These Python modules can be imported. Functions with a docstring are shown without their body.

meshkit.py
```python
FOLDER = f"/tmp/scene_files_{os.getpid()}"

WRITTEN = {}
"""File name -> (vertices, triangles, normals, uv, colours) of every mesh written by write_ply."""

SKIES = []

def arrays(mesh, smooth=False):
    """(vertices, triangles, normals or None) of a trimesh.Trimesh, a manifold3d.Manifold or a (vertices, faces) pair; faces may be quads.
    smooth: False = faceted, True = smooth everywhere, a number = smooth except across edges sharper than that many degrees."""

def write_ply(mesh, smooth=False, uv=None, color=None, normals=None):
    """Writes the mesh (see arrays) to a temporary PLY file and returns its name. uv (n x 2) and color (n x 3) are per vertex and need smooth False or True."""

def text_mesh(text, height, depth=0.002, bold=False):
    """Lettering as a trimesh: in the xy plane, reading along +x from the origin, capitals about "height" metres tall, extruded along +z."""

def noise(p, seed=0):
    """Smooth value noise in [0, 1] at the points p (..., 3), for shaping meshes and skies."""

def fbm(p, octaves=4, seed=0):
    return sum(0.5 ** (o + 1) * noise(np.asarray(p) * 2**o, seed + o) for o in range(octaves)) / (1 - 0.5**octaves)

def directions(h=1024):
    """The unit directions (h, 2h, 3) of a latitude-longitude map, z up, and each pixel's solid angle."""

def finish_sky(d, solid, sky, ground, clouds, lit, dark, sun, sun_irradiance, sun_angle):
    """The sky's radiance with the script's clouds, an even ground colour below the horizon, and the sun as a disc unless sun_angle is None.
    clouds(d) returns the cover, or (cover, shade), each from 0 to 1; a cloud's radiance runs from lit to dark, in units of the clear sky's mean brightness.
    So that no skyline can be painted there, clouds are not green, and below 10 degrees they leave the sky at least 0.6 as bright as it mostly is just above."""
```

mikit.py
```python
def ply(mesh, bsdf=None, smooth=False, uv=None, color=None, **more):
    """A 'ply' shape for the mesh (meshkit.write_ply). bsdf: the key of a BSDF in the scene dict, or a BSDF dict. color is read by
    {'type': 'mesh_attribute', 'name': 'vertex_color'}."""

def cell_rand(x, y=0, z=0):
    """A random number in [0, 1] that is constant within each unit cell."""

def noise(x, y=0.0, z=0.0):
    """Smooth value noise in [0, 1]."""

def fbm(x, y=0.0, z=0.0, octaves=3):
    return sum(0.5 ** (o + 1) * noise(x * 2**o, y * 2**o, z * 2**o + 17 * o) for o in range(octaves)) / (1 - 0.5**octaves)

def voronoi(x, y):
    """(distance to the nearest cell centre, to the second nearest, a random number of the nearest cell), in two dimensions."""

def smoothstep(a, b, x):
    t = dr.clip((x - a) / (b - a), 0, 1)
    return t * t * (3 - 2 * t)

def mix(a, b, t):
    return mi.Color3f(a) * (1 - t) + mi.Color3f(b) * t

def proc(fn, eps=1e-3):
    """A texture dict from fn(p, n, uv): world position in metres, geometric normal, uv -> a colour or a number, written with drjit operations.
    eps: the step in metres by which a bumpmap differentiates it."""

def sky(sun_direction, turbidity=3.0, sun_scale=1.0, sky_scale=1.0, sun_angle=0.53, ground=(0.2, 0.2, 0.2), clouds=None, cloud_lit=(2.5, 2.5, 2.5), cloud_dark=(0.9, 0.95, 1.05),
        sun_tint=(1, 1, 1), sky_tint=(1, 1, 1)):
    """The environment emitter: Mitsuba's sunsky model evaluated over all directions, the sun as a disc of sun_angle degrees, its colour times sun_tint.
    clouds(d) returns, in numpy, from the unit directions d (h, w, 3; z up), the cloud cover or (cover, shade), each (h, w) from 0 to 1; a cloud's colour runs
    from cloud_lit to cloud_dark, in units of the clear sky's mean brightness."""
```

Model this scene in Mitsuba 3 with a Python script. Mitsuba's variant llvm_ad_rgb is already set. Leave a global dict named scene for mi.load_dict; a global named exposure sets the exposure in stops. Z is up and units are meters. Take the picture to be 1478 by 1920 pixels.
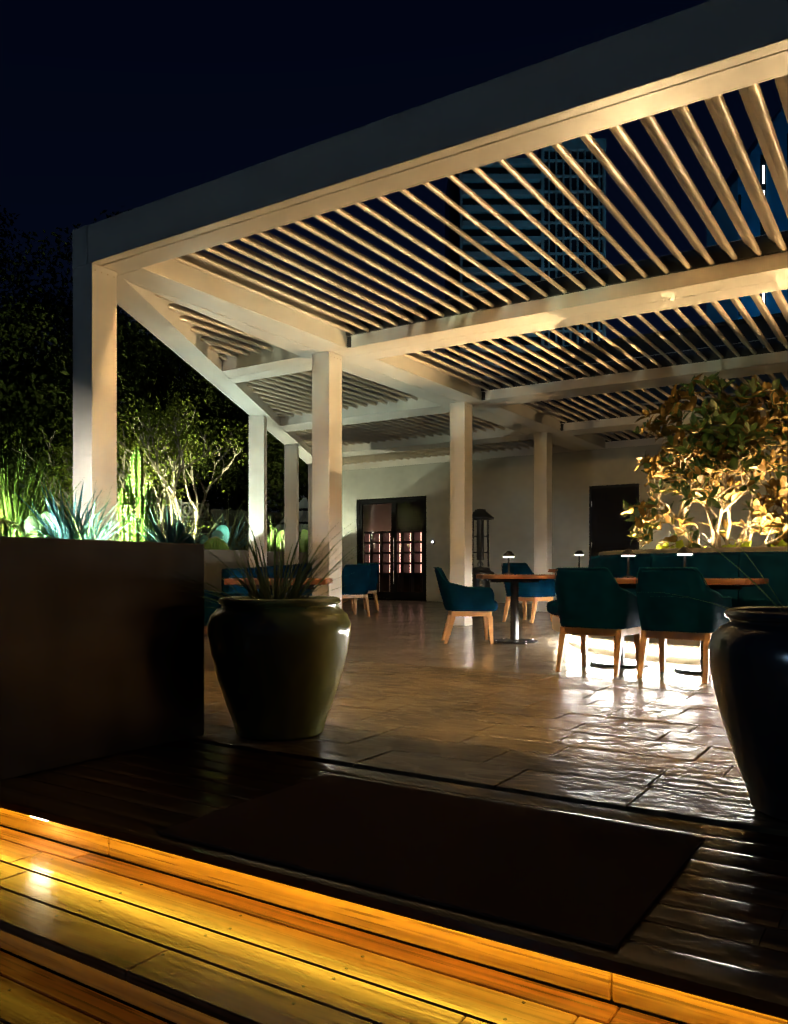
import math, random
import numpy as np, trimesh, manifold3d
import drjit as dr
import mitsuba as mi
import mikit, meshkit
from mikit import proc, noise, fbm, voronoi, cell_rand, smoothstep, mix

T = mi.ScalarTransform4f
rng = np.random.default_rng(7)
random.seed(7)
PI = math.pi

# ------------------------------------------------------------------ camera, sky, exposure
TH = 0.574                                    # the pergola's beams run along x, its rows of posts along y
FW = np.array([-math.sin(TH), math.cos(TH), 0.0]); RT = np.array([math.cos(TH), math.sin(TH), 0.0])
CAM = np.array([5.234, -3.921, 0.8])
exposure = 6.0                                # a long night exposure: the lamps below are in small units
scene, labels = {}, {}
scene['camera'] = {'type': 'perspective', 'fov': 51.39, 'fov_axis': 'x', 'principal_point_offset_y': -0.0586, 'near_clip': 0.05, 'far_clip': 2000.0,
                   'to_world': T().look_at(origin=CAM.tolist(), target=(CAM + FW).tolist(), up=[0, 0, 1])}
scene['night_sky'] = mikit.sky((0.2, -1.0, 0.06), turbidity=3.0, sun_scale=0.0, sky_scale=0.0021, sky_tint=(0.25, 0.45, 1.7), ground=(0.05, 0.05, 0.05))

# ------------------------------------------------------------------ helpers
def rgb(*c): return {'type': 'rgb', 'value': [float(x) for x in c]}
def ref(k): return {'type': 'ref', 'id': k}
def numbered(key):
    if key not in scene and key not in labels and key not in holders: return key
    i = 1
    while f'{key}_{i:03d}' in scene or f'{key}_{i:03d}' in labels or f'{key}_{i:03d}' in holders: i += 1
    return f'{key}_{i:03d}'
holders = set()
def put(key, shape, number=True):
    if number: key = numbered(key)
    scene[key] = shape
    return key
def obj(key, mesh, bsdf, smooth=False, M=None, **more):
    s = mikit.ply(mesh, bsdf, smooth=smooth, **more)
    if M is not None: s['to_world'] = M
    return put(key, s)
def tag(key, label, cat=None, group=None, kind=None):
    d = labels.setdefault(key, {})
    if label: d['label'] = label
    if cat: d['category'] = cat
    if group: d['group'] = group
    if kind: d['kind'] = kind
    return key
def thing(name, label, cat, group=None):
    key = numbered(name); holders.add(key)
    tag(key, label, cat, group)
    return key
def struct(name, mesh, bsdf, smooth=False):
    k = obj(name, mesh, bsdf, smooth); tag(k, None, None, None, 'structure'); return k
def cat(ms): return trimesh.util.concatenate([m for m in ms if m is not None])
def tm(v, f):
    f = np.asarray(f)
    if f.shape[1] == 4: f = np.vstack([f[:, [0, 1, 2]], f[:, [0, 2, 3]]])
    return trimesh.Trimesh(np.asarray(v, float), f, process=False)
def hull(pts): return trimesh.convex.convex_hull(np.asarray(pts, float))
def box(lo, hi, c=0.0):
    lo, hi = np.asarray(lo, float), np.asarray(hi, float)
    if c <= 0:
        return trimesh.creation.box(bounds=[lo, hi])
    c = min(c, 0.45 * (hi - lo).min())
    pts = []
    for s in np.ndindex(2, 2, 2):
        p = np.where(np.array(s) == 0, lo, hi); d = np.where(np.array(s) == 0, 1, -1) * c
        for k in range(3):
            q = p + d; q[k] = p[k]; pts.append(q)
    return hull(pts)
def rbox(lo, hi, r, n=2):
    s = trimesh.creation.icosphere(subdivisions=n, radius=r).vertices
    lo, hi = np.asarray(lo, float) + r, np.asarray(hi, float) - r
    return hull(np.vstack([s + np.where(np.array(k) == 0, lo, hi) for k in np.ndindex(2, 2, 2)]))
def prism(poly, axis, a, b):
    """convex-or-not polygon in the plane across axis ('x': yz, 'y': xz, 'z': xy), from a to b"""
    import shapely.geometry as sg
    m = trimesh.creation.extrude_polygon(sg.Polygon(poly), b - a, engine='earcut')
    v = m.vertices.copy()
    if axis == 'z': v[:, 2] += a
    elif axis == 'y': v = np.stack([v[:, 0], a + v[:, 2], v[:, 1]], 1); m.invert()
    else: v = np.stack([a + v[:, 2], v[:, 0], v[:, 1]], 1)
    m2 = trimesh.Trimesh(v, m.faces, process=False)
    if m2.volume < 0: m2.invert()
    return m2
def move(m, d): m = m.copy(); m.apply_translation(d); return m
def turn(m, a, at=(0, 0, 0)):
    m = m.copy(); m.apply_transform(trimesh.transformations.rotation_matrix(a, [0, 0, 1], at)); return m
def place(x, y, z, a): return T().translate([float(x), float(y), float(z)]).rotate([0, 0, 1], float(math.degrees(a)))
def lathe(profile, n=64):
    m = trimesh.creation.revolve(np.asarray(profile, float), sections=n)
    if m.volume < 0: m.invert()
    return m
def tube(pts, radii, sides=8, cap=True):
    p = np.asarray(pts, float); n = len(p); radii = np.broadcast_to(radii, (n,))
    t = np.gradient(p, axis=0); t /= np.linalg.norm(t, axis=1, keepdims=True) + 1e-12
    a = np.cross(t, np.where(np.abs(t[:, 2:]) < 0.9, [0, 0, 1.0], [1.0, 0, 0])); a /= np.linalg.norm(a, axis=1, keepdims=True) + 1e-12
    b = np.cross(t, a); an = np.arange(sides) * 2 * PI / sides
    v = p[:, None] + radii[:, None, None] * (np.cos(an)[None, :, None] * a[:, None] + np.sin(an)[None, :, None] * b[:, None])
    i, j = np.meshgrid(np.arange(n - 1), np.arange(sides), indexing='ij')
    q = np.stack([i * sides + j, i * sides + (j + 1) % sides, (i + 1) * sides + (j + 1) % sides, (i + 1) * sides + j], -1).reshape(-1, 4)
    v = v.reshape(-1, 3); f = np.vstack([q[:, [0, 1, 2]], q[:, [0, 2, 3]]])
    if cap:
        v = np.vstack([v, p[0], p[-1]]); k = np.arange(sides)
        f = np.vstack([f, np.stack([(k + 1) % sides, k, k * 0 + len(v) - 2], 1), np.stack([(n - 1) * sides + k, (n - 1) * sides + (k + 1) % sides, k * 0 + len(v) - 1], 1)])
    m = tm(v, f)
    return m
def fl(y): return np.maximum(0.0, 0.026 * (np.asarray(y, float) - 3.5))      # the terrace rises gently towards the building
def cam_xy(u, d):
    """ground position of photo column u at depth d, in metres; used once here to lay out the plan"""
    p = CAM + FW * d + RT * (u - 739) / 1536 * d
    return float(p[0]), float(p[1])

# ------------------------------------------------------------------ materials
def bsdf(name, d): scene[name] = d; return name
def pr(color, rough=0.5, **k):
    return {'type': 'principled', 'base_color': color if isinstance(color, dict) else rgb(*color), 'roughness': rough, **k}
def two(d): return {'type': 'twosided', 'bsdf': d}
def bump(d, fn, scale=1.0, eps=1e-3): return {'type': 'bumpmap', 'arbitrary': proc(fn, eps), 'scale': scale, 'bsdf': d}
def grain(a, b, axis, s=1.0, seed=0.0, rand=None):
    def fn(p, n, uv):
        l, w, h = (p.x, p.y, p.z) if axis == 'x' else (p.y, p.x, p.z)
        f = fbm(l * 1.6 * s + seed, w * 38 * s, h * 38 * s + seed, 3)
        g = fbm(l * 0.9 * s + 7 + seed, w * 6 * s, h * 6 * s, 3)
        return mix(a, b, dr.clip(0.9 * f + 0.8 * g - 0.35, 0, 1))
    return fn

bsdf('frame_paint', pr(proc(lambda p, n, uv: mix((0.49, 0.455, 0.395), (0.58, 0.545, 0.48), fbm(p.x * 2.2, p.y * 2.2, p.z * 2.2, 3))), 0.42, specular=0.5))
bsdf('louvre_paint', pr((0.46, 0.39, 0.29), 0.22, specular=0.7))
bsdf('dark_metal', pr((0.014, 0.014, 0.015), 0.38, specular=0.5))
bsdf('door_frame', pr((0.005, 0.005, 0.005), 0.5, specular=0.15))
bsdf('black_metal', pr((0.008, 0.008, 0.009), 0.3, specular=0.5))
bsdf('steel', {'type': 'roughconductor', 'material': 'Cr', 'alpha': 0.15})
bsdf('lamp_housing', pr((0.02, 0.02, 0.02), 0.4))
def wall_fn(p, n, uv):
    a = fbm(p.x * 0.9, p.y * 0.9, p.z * 0.9 + 3, 4); b = fbm(p.x * 9, p.y * 9, p.z * 9, 3)
    return mix((0.26, 0.255, 0.212), (0.42, 0.415, 0.352), dr.clip(a * 0.9 + 0.35 * b - 0.12, 0, 1))
bsdf('plaster', bump(pr(proc(wall_fn), 0.75), lambda p, n, uv: 0.0025 * fbm(p.x * 30, p.y * 30, p.z * 30, 3)))
bsdf('planter_render', bump(pr(proc(lambda p, n, uv: mix((0.07, 0.065, 0.05), (0.13, 0.12, 0.10), fbm(p.x * 3, p.y * 3, p.z * 3, 4))), 0.7), lambda p, n, uv: 0.002 * fbm(p.x * 40, p.y * 40, p.z * 40, 3)))
def bronze_fn(p, n, uv):
    a = fbm(p.x * 1.3, p.y * 1.1, p.z * 3.0, 4); b = fbm(p.x * 7, p.y * 7, p.z * 1.6, 4)
    return mix((0.07, 0.056, 0.045), (0.22, 0.17, 0.125), dr.clip(1.4 * a + 0.6 * b - 0.65, 0, 1))
bsdf('bronze_patina', pr(proc(bronze_fn), proc(lambda p, n, uv: 0.17 + 0.22 * fbm(p.x * 3, p.y * 3, p.z * 5, 3)), metallic=0.9, specular=0.5))
def concrete_fn(p, n, uv):
    a = fbm(p.x * 1.7, p.y * 1.7, 0.0, 4); b = fbm(p.x * 9, p.y * 19, 3.0, 4)
    w = fbm(p.x * 1.1 + 4, p.y * 1.7, 1.0, 2); q = fbm(p.x * 4.5 + 3.0 * w, p.y * 13.0 + 4.0 * w, 0.0, 3)
    vein = smoothstep(0.86, 0.99, 1.0 - dr.abs(2 * q - 1)); tone = cell_rand(dr.floor(p.x * 1.9), dr.floor(p.y * 3.3), 0)
    c = mix((0.042, 0.031, 0.017), (0.15, 0.115, 0.064), dr.clip(0.9 * a + 0.9 * b - 0.45 + 0.12 * (tone - 0.5), 0, 1))
    return c * (1 - 0.35 * vein) + mi.Color3f(0.20, 0.165, 0.105) * 0.35 * vein
def slate_bump(p, n, uv):
    w = fbm(p.x * 1.1 + 4, p.y * 1.7, 1.0, 2)
    r = fbm(p.x * 4.5 + 3.0 * w, p.y * 13.0 + 4.0 * w, 0.0, 3)
    ridge = 1.0 - dr.abs(2 * r - 1)
    patch = smoothstep(0.30, 0.62, fbm(p.x * 1.6 + 9, p.y * 2.2, 3.0, 2))
    return 0.016 * ridge * ridge * ridge * (0.25 + 0.75 * patch) + 0.0015 * fbm(p.x * 45, p.y * 60, 0.0, 2)
bsdf('stamped_concrete', bump(pr(proc(concrete_fn), proc(lambda p, n, uv: 0.15 + 0.22 * fbm(p.x * 4, p.y * 4, 5.0, 3)), specular=0.65), slate_bump))
bsdf('joint', pr((0.02, 0.016, 0.011), 0.8))
def tile_fn(k):
    def fn(p, n, uv):
        a = fbm(p.x * 2.4 + k * 5, p.y * 2.4, 1.0, 4); b = fbm(p.x * 17, p.y * 17, 2.0, 3)
        return mix((0.075 - 0.012 * k, 0.066 - 0.012 * k, 0.052 - 0.01 * k), (0.13, 0.118, 0.094), dr.clip(0.8 * a + 0.5 * b - 0.22, 0, 1))
    return fn
for k in range(3):
    bsdf(f'floor_tile_{"abc"[k]}', bump(pr(proc(tile_fn(k)), 0.13 + 0.04 * k, specular=0.6), lambda p, n, uv: 0.006 * fbm(p.x * 4, p.y * 6.0, 2.0, 3) + 0.0012 * fbm(p.x * 40, p.y * 40, 2.0, 2)))
STEP = [((0.065, 0.021, 0.008), (0.24, 0.095, 0.038)), ((0.085, 0.032, 0.012), (0.29, 0.135, 0.058)), ((0.050, 0.017, 0.007), (0.19, 0.072, 0.031))]
def step_grain(a, b, k):
    def fn(p, n, uv):
        f = fbm(p.x * 1.7 + 9 * k, p.y * 60, p.z * 60 + 5 * k, 3); g = fbm(p.x * 2.1 + 3 * k, p.y * 7, p.z * 7, 4)
        wear = smoothstep(0.5, 0.72, fbm(p.x * 2.6 + k, p.y * 9, p.z * 9 + 4, 4))
        c = mix(a, b, dr.clip(1.5 * f + 1.3 * g - 0.95, 0, 1))
        pore = smoothstep(0.52, 0.74, fbm(p.x * 4 + k, p.y * 125, p.z * 125, 2)); c = c * (1 - 0.5 * pore)
        knot = smoothstep(0.78, 0.9, fbm(p.x * 7 + 3 * k, p.y * 24, p.z * 24, 3)); c = c * (1 - 0.75 * knot)
        return c * (1 - 0.3 * wear) + mi.Color3f(0.40, 0.32, 0.23) * 0.3 * wear
    return fn
for k, (a, b) in enumerate(STEP):
    bsdf(f'step_wood_{"abc"[k]}', bump(pr(proc(step_grain(a, b, k)), proc(lambda p, n, uv: 0.14 + 0.30 * fbm(p.x * 2.5, p.y * 18, p.z * 18, 3)), specular=0.6),
                                       lambda p, n, uv: 0.0012 * fbm(p.x * 4, p.y * 70, p.z * 70, 3) + 0.002 * fbm(p.x * 3, p.y * 6, p.z * 6, 2)))
bsdf('riser_wood', bump(pr(proc(step_grain((0.20, 0.095, 0.03), (0.42, 0.245, 0.09), 1)), 0.35, specular=0.4), lambda p, n, uv: 0.001 * fbm(p.x * 4, p.y * 70, p.z * 70, 3)))
for k in range(2):
    bsdf(f'deck_wood_{"ab"[k]}', bump(pr(proc(grain((0.012, 0.006, 0.0038), (0.038 - 0.008 * k, 0.020, 0.012), 'x', 1.0, 3.0 * k)), 0.2, specular=0.3), lambda p, n, uv: 0.0003 * fbm(p.x * 3, p.y * 60, 0.0, 3)))
bsdf('mat_fibre', bump(pr((0.050, 0.035, 0.027), 0.98, specular=0.0), lambda p, n, uv: 0.003 * noise(p.x * 160, p.y * 160, 0.0)))
bsdf('teal_velvet', pr(proc(lambda p, n, uv: mix((0.000, 0.008, 0.021), (0.000, 0.023, 0.050), fbm(p.x * 9, p.y * 9, p.z * 9, 3))), 0.7, specular=0.03))
bsdf('teal_seam', pr((0.001, 0.045, 0.06), 0.7, specular=0.1))
bsdf('oak', pr(proc(lambda p, n, uv: mix((0.28, 0.13, 0.045), (0.46, 0.25, 0.10), fbm(p.x * 20, p.y * 20, p.z * 5, 3))), 0.38))
for k in range(2):
    bsdf(f'table_wood_{"ab"[k]}', pr(proc(grain((0.10, 0.036, 0.018), (0.30 - 0.06 * k, 0.14 - 0.03 * k, 0.075), 'x', 1.0, 2.0 + 5 * k)), 0.3))
bsdf('cream_panel', pr(proc(lambda p, n, uv: mix((0.36, 0.31, 0.22), (0.46, 0.41, 0.30), fbm(p.x * 3, p.y * 3, p.z * 3, 3))), 0.5))
def glaze(a, b, s):
    return proc(lambda p, n, uv: mix(a, b, dr.clip(1.5 * fbm(p.x * 3 * s, p.y * 3 * s, p.z * 1.1 * s, 4) + 0.5 * fbm(p.x * 26, p.y * 26, p.z * 7, 3) - 0.55, 0, 1)))
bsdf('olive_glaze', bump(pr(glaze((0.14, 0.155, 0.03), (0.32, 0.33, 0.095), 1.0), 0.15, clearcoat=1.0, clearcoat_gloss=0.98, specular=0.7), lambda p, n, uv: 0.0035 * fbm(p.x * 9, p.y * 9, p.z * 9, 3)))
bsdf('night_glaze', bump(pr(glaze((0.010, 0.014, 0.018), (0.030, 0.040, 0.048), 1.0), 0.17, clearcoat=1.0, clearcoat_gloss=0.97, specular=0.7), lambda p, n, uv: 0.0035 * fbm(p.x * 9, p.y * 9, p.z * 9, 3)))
bsdf('soil', pr(proc(lambda p, n, uv: mix((0.03, 0.022, 0.015), (0.12, 0.10, 0.08), noise(p.x * 60, p.y * 60, p.z * 60))), 0.95))
bsdf('gravel_pale', pr(proc(lambda p, n, uv: mix((0.16, 0.15, 0.13), (0.45, 0.43, 0.38), noise(p.x * 70, p.y * 70, 0.0))), 0.9))
def leafy(a, b, s=14.0, rough=0.45, t=0.5, **k):
    return {'type': 'principledthin', 'base_color': proc(lambda p, n, uv: mix(a, b, fbm(p.x * s, p.y * s, p.z * s, 2))), 'roughness': rough, 'diff_trans': t, **k}
bsdf('grass_green', leafy((0.045, 0.10, 0.015), (0.11, 0.18, 0.04)))
bsdf('pale_grass', leafy((0.10, 0.13, 0.05), (0.20, 0.22, 0.10)))
bsdf('dark_grass', leafy((0.055, 0.085, 0.03), (0.15, 0.18, 0.075)))
bsdf('blue_agave', two(pr(proc(lambda p, n, uv: mix((0.035, 0.11, 0.12), (0.09, 0.20, 0.20), fbm(p.x * 20, p.y * 20, p.z * 9, 3))), 0.5)))
bsdf('pad_green', pr(proc(lambda p, n, uv: mix((0.05, 0.12, 0.05), (0.10, 0.19, 0.075), fbm(p.x * 22, p.y * 22, p.z * 22, 3))), 0.5))
bsdf('pad_lime', pr(proc(lambda p, n, uv: mix((0.09, 0.17, 0.03), (0.16, 0.24, 0.05), fbm(p.x * 22, p.y * 22, p.z * 22, 3))), 0.5))
bsdf('pad_teal', pr(proc(lambda p, n, uv: mix((0.02, 0.10, 0.085), (0.05, 0.17, 0.14), fbm(p.x * 22, p.y * 22, p.z * 22, 3))), 0.5))
bsdf('cactus_green', pr(proc(lambda p, n, uv: mix((0.05, 0.13, 0.016), (0.12, 0.22, 0.035), fbm(p.x * 30, p.y * 30, p.z * 12, 3))), 0.45))
bsdf('cactus_spine', pr((0.42, 0.42, 0.24), 0.7))
bsdf('barrel_gold', pr((0.30, 0.26, 0.09), 0.8))
bsdf('bark_pale', bump(pr(proc(lambda p, n, uv: mix((0.13, 0.11, 0.08), (0.23, 0.205, 0.16), fbm(p.x * 30, p.y * 30, p.z * 8, 3))), 0.8), lambda p, n, uv: 0.003 * fbm(p.x * 50, p.y * 50, p.z * 15, 2)))
bsdf('bark_dark', pr((0.035, 0.028, 0.02), 0.9))
bsdf('magnolia_leaf', {'type': 'twosided', 'a': pr(proc(lambda p, n, uv: mix((0.010, 0.028, 0.008), (0.030, 0.065, 0.016), fbm(p.x * 11, p.y * 11, p.z * 11, 2))), 0.22, specular=0.6),
                       'b': pr(proc(lambda p, n, uv: mix((0.050, 0.036, 0.010), (0.22, 0.13, 0.032), fbm(p.x * 9 + 5, p.y * 9, p.z * 9, 2))), 0.5)})
bsdf('young_leaf', leafy((0.10, 0.19, 0.02), (0.22, 0.25, 0.03), 10.0, 0.35, 0.7))
bsdf('shrub_leaf', leafy((0.05, 0.085, 0.012), (0.15, 0.17, 0.03), 6.0, 0.5, 0.6))
bsdf('night_leaf', leafy((0.018, 0.030, 0.008), (0.050, 0.060, 0.014), 2.0, 0.6, 0.4))
bsdf('tower_white', pr((0.34, 0.38, 0.39), 0.7))
bsdf('tower_dark', pr((0.018, 0.026, 0.032), 0.3))
bsdf('tower_blue', pr((0.05, 0.22, 0.40), 0.4))
bsdf('door_black', pr((0.006, 0.006, 0.0075), 0.7, specular=0.12))
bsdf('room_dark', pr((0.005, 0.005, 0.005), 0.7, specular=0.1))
bsdf('niche_wood', pr((0.02, 0.014, 0.012), 0.6))
bsdf('pane_glass', {'type': 'thindielectric', 'int_ior': 1.55})
bsdf('clear_glass', {'type': 'thindielectric', 'int_ior': 1.5})
bsdf('fence_dark', pr((0.010, 0.009, 0.007), 0.8))
bsdf('breeze_pale', pr((0.36, 0.35, 0.33), 0.7))
bsdf('ground_dark', pr(proc(lambda p, n, uv: mix((0.02, 0.018, 0.013), (0.05, 0.045, 0.03), fbm(p.x, p.y, 0.0, 3))), 0.95))
bsdf('white_cloth', two(pr((0.55, 0.57, 0.62), 0.8)))
bsdf('lamp_white', pr((0.7, 0.68, 0.62), 0.5))
LAMP_UNIT = 1 / 16
def area(r, g, b, k=1.0): return {'type': 'area', 'radiance': rgb(r * k * LAMP_UNIT, g * k * LAMP_UNIT, b * k * LAMP_UNIT)}

def uplight(name, label, pos, target, inten, color, cutoff=40, beam=None, group=None, r=0.045, L=0.10):
    """a small black spotlight on a spike: housing, lens ring and the lamp inside"""
    pos, target = np.asarray(pos, float), np.asarray(target, float)
    d = (target - pos) / np.linalg.norm(target - pos)
    k = thing(name, label, 'spotlight', group)
    M = trimesh.geometry.align_vectors([0, 0, 1], d); M[:3, 3] = pos
    prof = [(0, -L), (r * 0.75, -L), (r, -L * 0.7), (r, 0.0), (r * 0.86, 0.0), (r * 0.8, -0.03), (0, -0.03)]
    h = lathe(prof, 16); h.apply_transform(M); obj(k + '__housing', h, 'lamp_housing', 30)
    obj(k + '__spike', tube([pos - d * L * 0.8, pos - d * L * 0.8 - np.array([0, 0, 0.12])], 0.008, 6), 'lamp_housing')
    o = pos + d * 0.004
    scene[k + '__bulb'] = {'type': 'spot', 'intensity': rgb(*[c * inten * LAMP_UNIT for c in color]), 'cutoff_angle': float(cutoff), 'beam_width': float(beam or cutoff * 0.55),
                           'to_world': T().look_at(origin=o.tolist(), target=(o + d).tolist(), up=[0.1, 0.2, 1] if abs(d[2]) < 0.95 else [1, 0, 0])}
    return k

# ------------------------------------------------------------------ ground, terrace, deck, steps
WALL_Y = 11.2
g = box((-120, -120, -0.62), (120, 160, -0.56)); struct('ground', g, 'ground_dark')
base = cat([box((-9.0, -1.17, -0.5), (11.0, 3.5, -0.030)),
            prism([(3.5, -0.5), (11.9, -0.5), (11.9, -0.03 + float(fl(11.9))), (3.5, -0.03)], 'x', -9.0, 11.0)])
struct('terrace', base, 'joint')
def slab(x0, x1, y0, y1, top, th, c, j=0.0):
    o = np.array([[x0, y0], [x1, y0], [x1, y1], [x0, y1]]) + rng.uniform(-j, j, (4, 2)); m = o.mean(0)
    inn = o + np.sign(m - o) * c
    z = lambda q, dz: np.column_stack([q, fl(q[:, 1]) + dz])
    v = np.vstack([z(o, top - th), z(o, top - c * 0.7), z(inn, top)])
    f = [[8, 9, 10, 11]] + [[k + a, (k + 1) % 4 + a, (k + 1) % 4 + a + 4, k + a + 4] for a in (0, 4) for k in range(4)]
    return tm(v, f)
# rough stamped stone slabs between the deck and the tiles
y = -1.145; row = 0; slabs = []
while y < 2.07:
    h = min(rng.uniform(0.22, 0.36), 2.085 - y)
    if 2.085 - (y + h) < 0.2: h = 2.085 - y
    x = -3.6 + rng.uniform(0, 0.5)
    while x < 7.6:
        w = rng.uniform(0.38, 0.72)
        slabs.append(slab(x + 0.0036, x + w - 0.0036, y + 0.0036, y + h - 0.0036, rng.uniform(-0.0016, 0.0016), 0.03, 0.003, 0.0008)); x += w
    y += h; row += 1
far = lambda m: float(np.hypot(*(m.vertices.mean(0)[:2] - CAM[:2])))
slabs.sort(key=far)
for m in slabs[:270]: obj('terrace__stone_slab', m, 'stamped_concrete')
if slabs[270:]: tag(obj('terrace__outer_slabs', cat(slabs[270:]), 'stamped_concrete'), None, kind='stuff')
# smooth square tiles on the dining terrace
tiles = []
S = 0.3
for i in range(int(8.6 / S) + 1):
    for j in range(-28, 30):
        x0, y0 = j * S + (0.15 if i % 2 else 0), 2.095 + i * S
        if y0 + S > WALL_Y + 0.3: continue
        m = slab(x0 + 0.003, x0 + S - 0.003, y0 + 0.003, y0 + S - 0.003, rng.uniform(-0.0012, 0.0012), 0.03, 0.003)
        c = m.vertices.mean(0) - CAM; d = c @ FW; u = 739 + 1536 * (c @ RT) / max(d, 0.1)
        tiles.append((d + (0 if -40 < u < 1500 else 100), m, int(rng.integers(3))))
tiles.sort(key=lambda t: t[0])
for d, m, k in tiles[:290]: obj('terrace__floor_tile', m, f'floor_tile_{"abc"[k]}')
for k in range(3): tag(obj('terrace__far_tiles', cat([m for d, m, q in tiles[290:] if q == k]), f'floor_tile_{"abc"[k]}'), None, kind='stuff')
# dark deck of boards along x in front of the terrace
def boards(holder, part, y0, y1, top, th, x0, x1, mats, gap=0.006, lens=(1.2, 1.9), cap=0.004, crown=0.0):
    x = x0 - rng.uniform(0.2, 1.0)
    while x < x1:
        L = rng.uniform(*lens)
        a, b, xa, xb = y0 + gap / 2, y1 - gap / 2, x + 0.0012, x + L - 0.0012
        if crown:
            t = np.linspace(0, 1, 9); pr_ = np.column_stack([a + (b - a) * t, top - crown * (2 * t - 1) ** 2 - 0.003 * (np.abs(2 * t - 1) > 0.99)])
            m = prism([(b, top - th), *[tuple(q) for q in pr_[::-1]], (a, top - th)], 'x', xa, xb)
            obj(f'{holder}__{part}', m, mats[int(rng.integers(len(mats)))], 25)
        else:
            obj(f'{holder}__{part}', box((xa, a, top - th), (xb, b, top), cap), mats[int(rng.integers(len(mats)))])
        x += L
holders.add('wooden_deck'); tag('wooden_deck', None, kind='structure')
scene['wooden_deck'] = mikit.ply(box((-4, -2.142, -0.5), (11, -1.17, -0.034)), 'joint'); holders.discard('wooden_deck')
DW = ['deck_wood_a', 'deck_wood_b']
yb = -2.255
while yb < -1.19:
    y1 = min(yb + 0.1205, -1.172)
    boards('wooden_deck', 'board', yb, y1, -0.002 if yb > -2.2 else 0.0, 0.03, 0.8, 7.5, DW, lens=(1.9, 3.2), crown=0.0016)
    yb = y1
scene['steps'] = mikit.ply(cat([box((-3, -2.54, -0.56), (11, -2.143, -0.172)), box((-3, -2.94, -0.56), (11, -2.541, -0.312)), box((-3, -4.6, -0.56), (11, -2.941, -0.452))]), 'joint'); tag('steps', None, kind='structure')
SW = ['step_wood_a', 'step_wood_b', 'step_wood_c']
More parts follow.
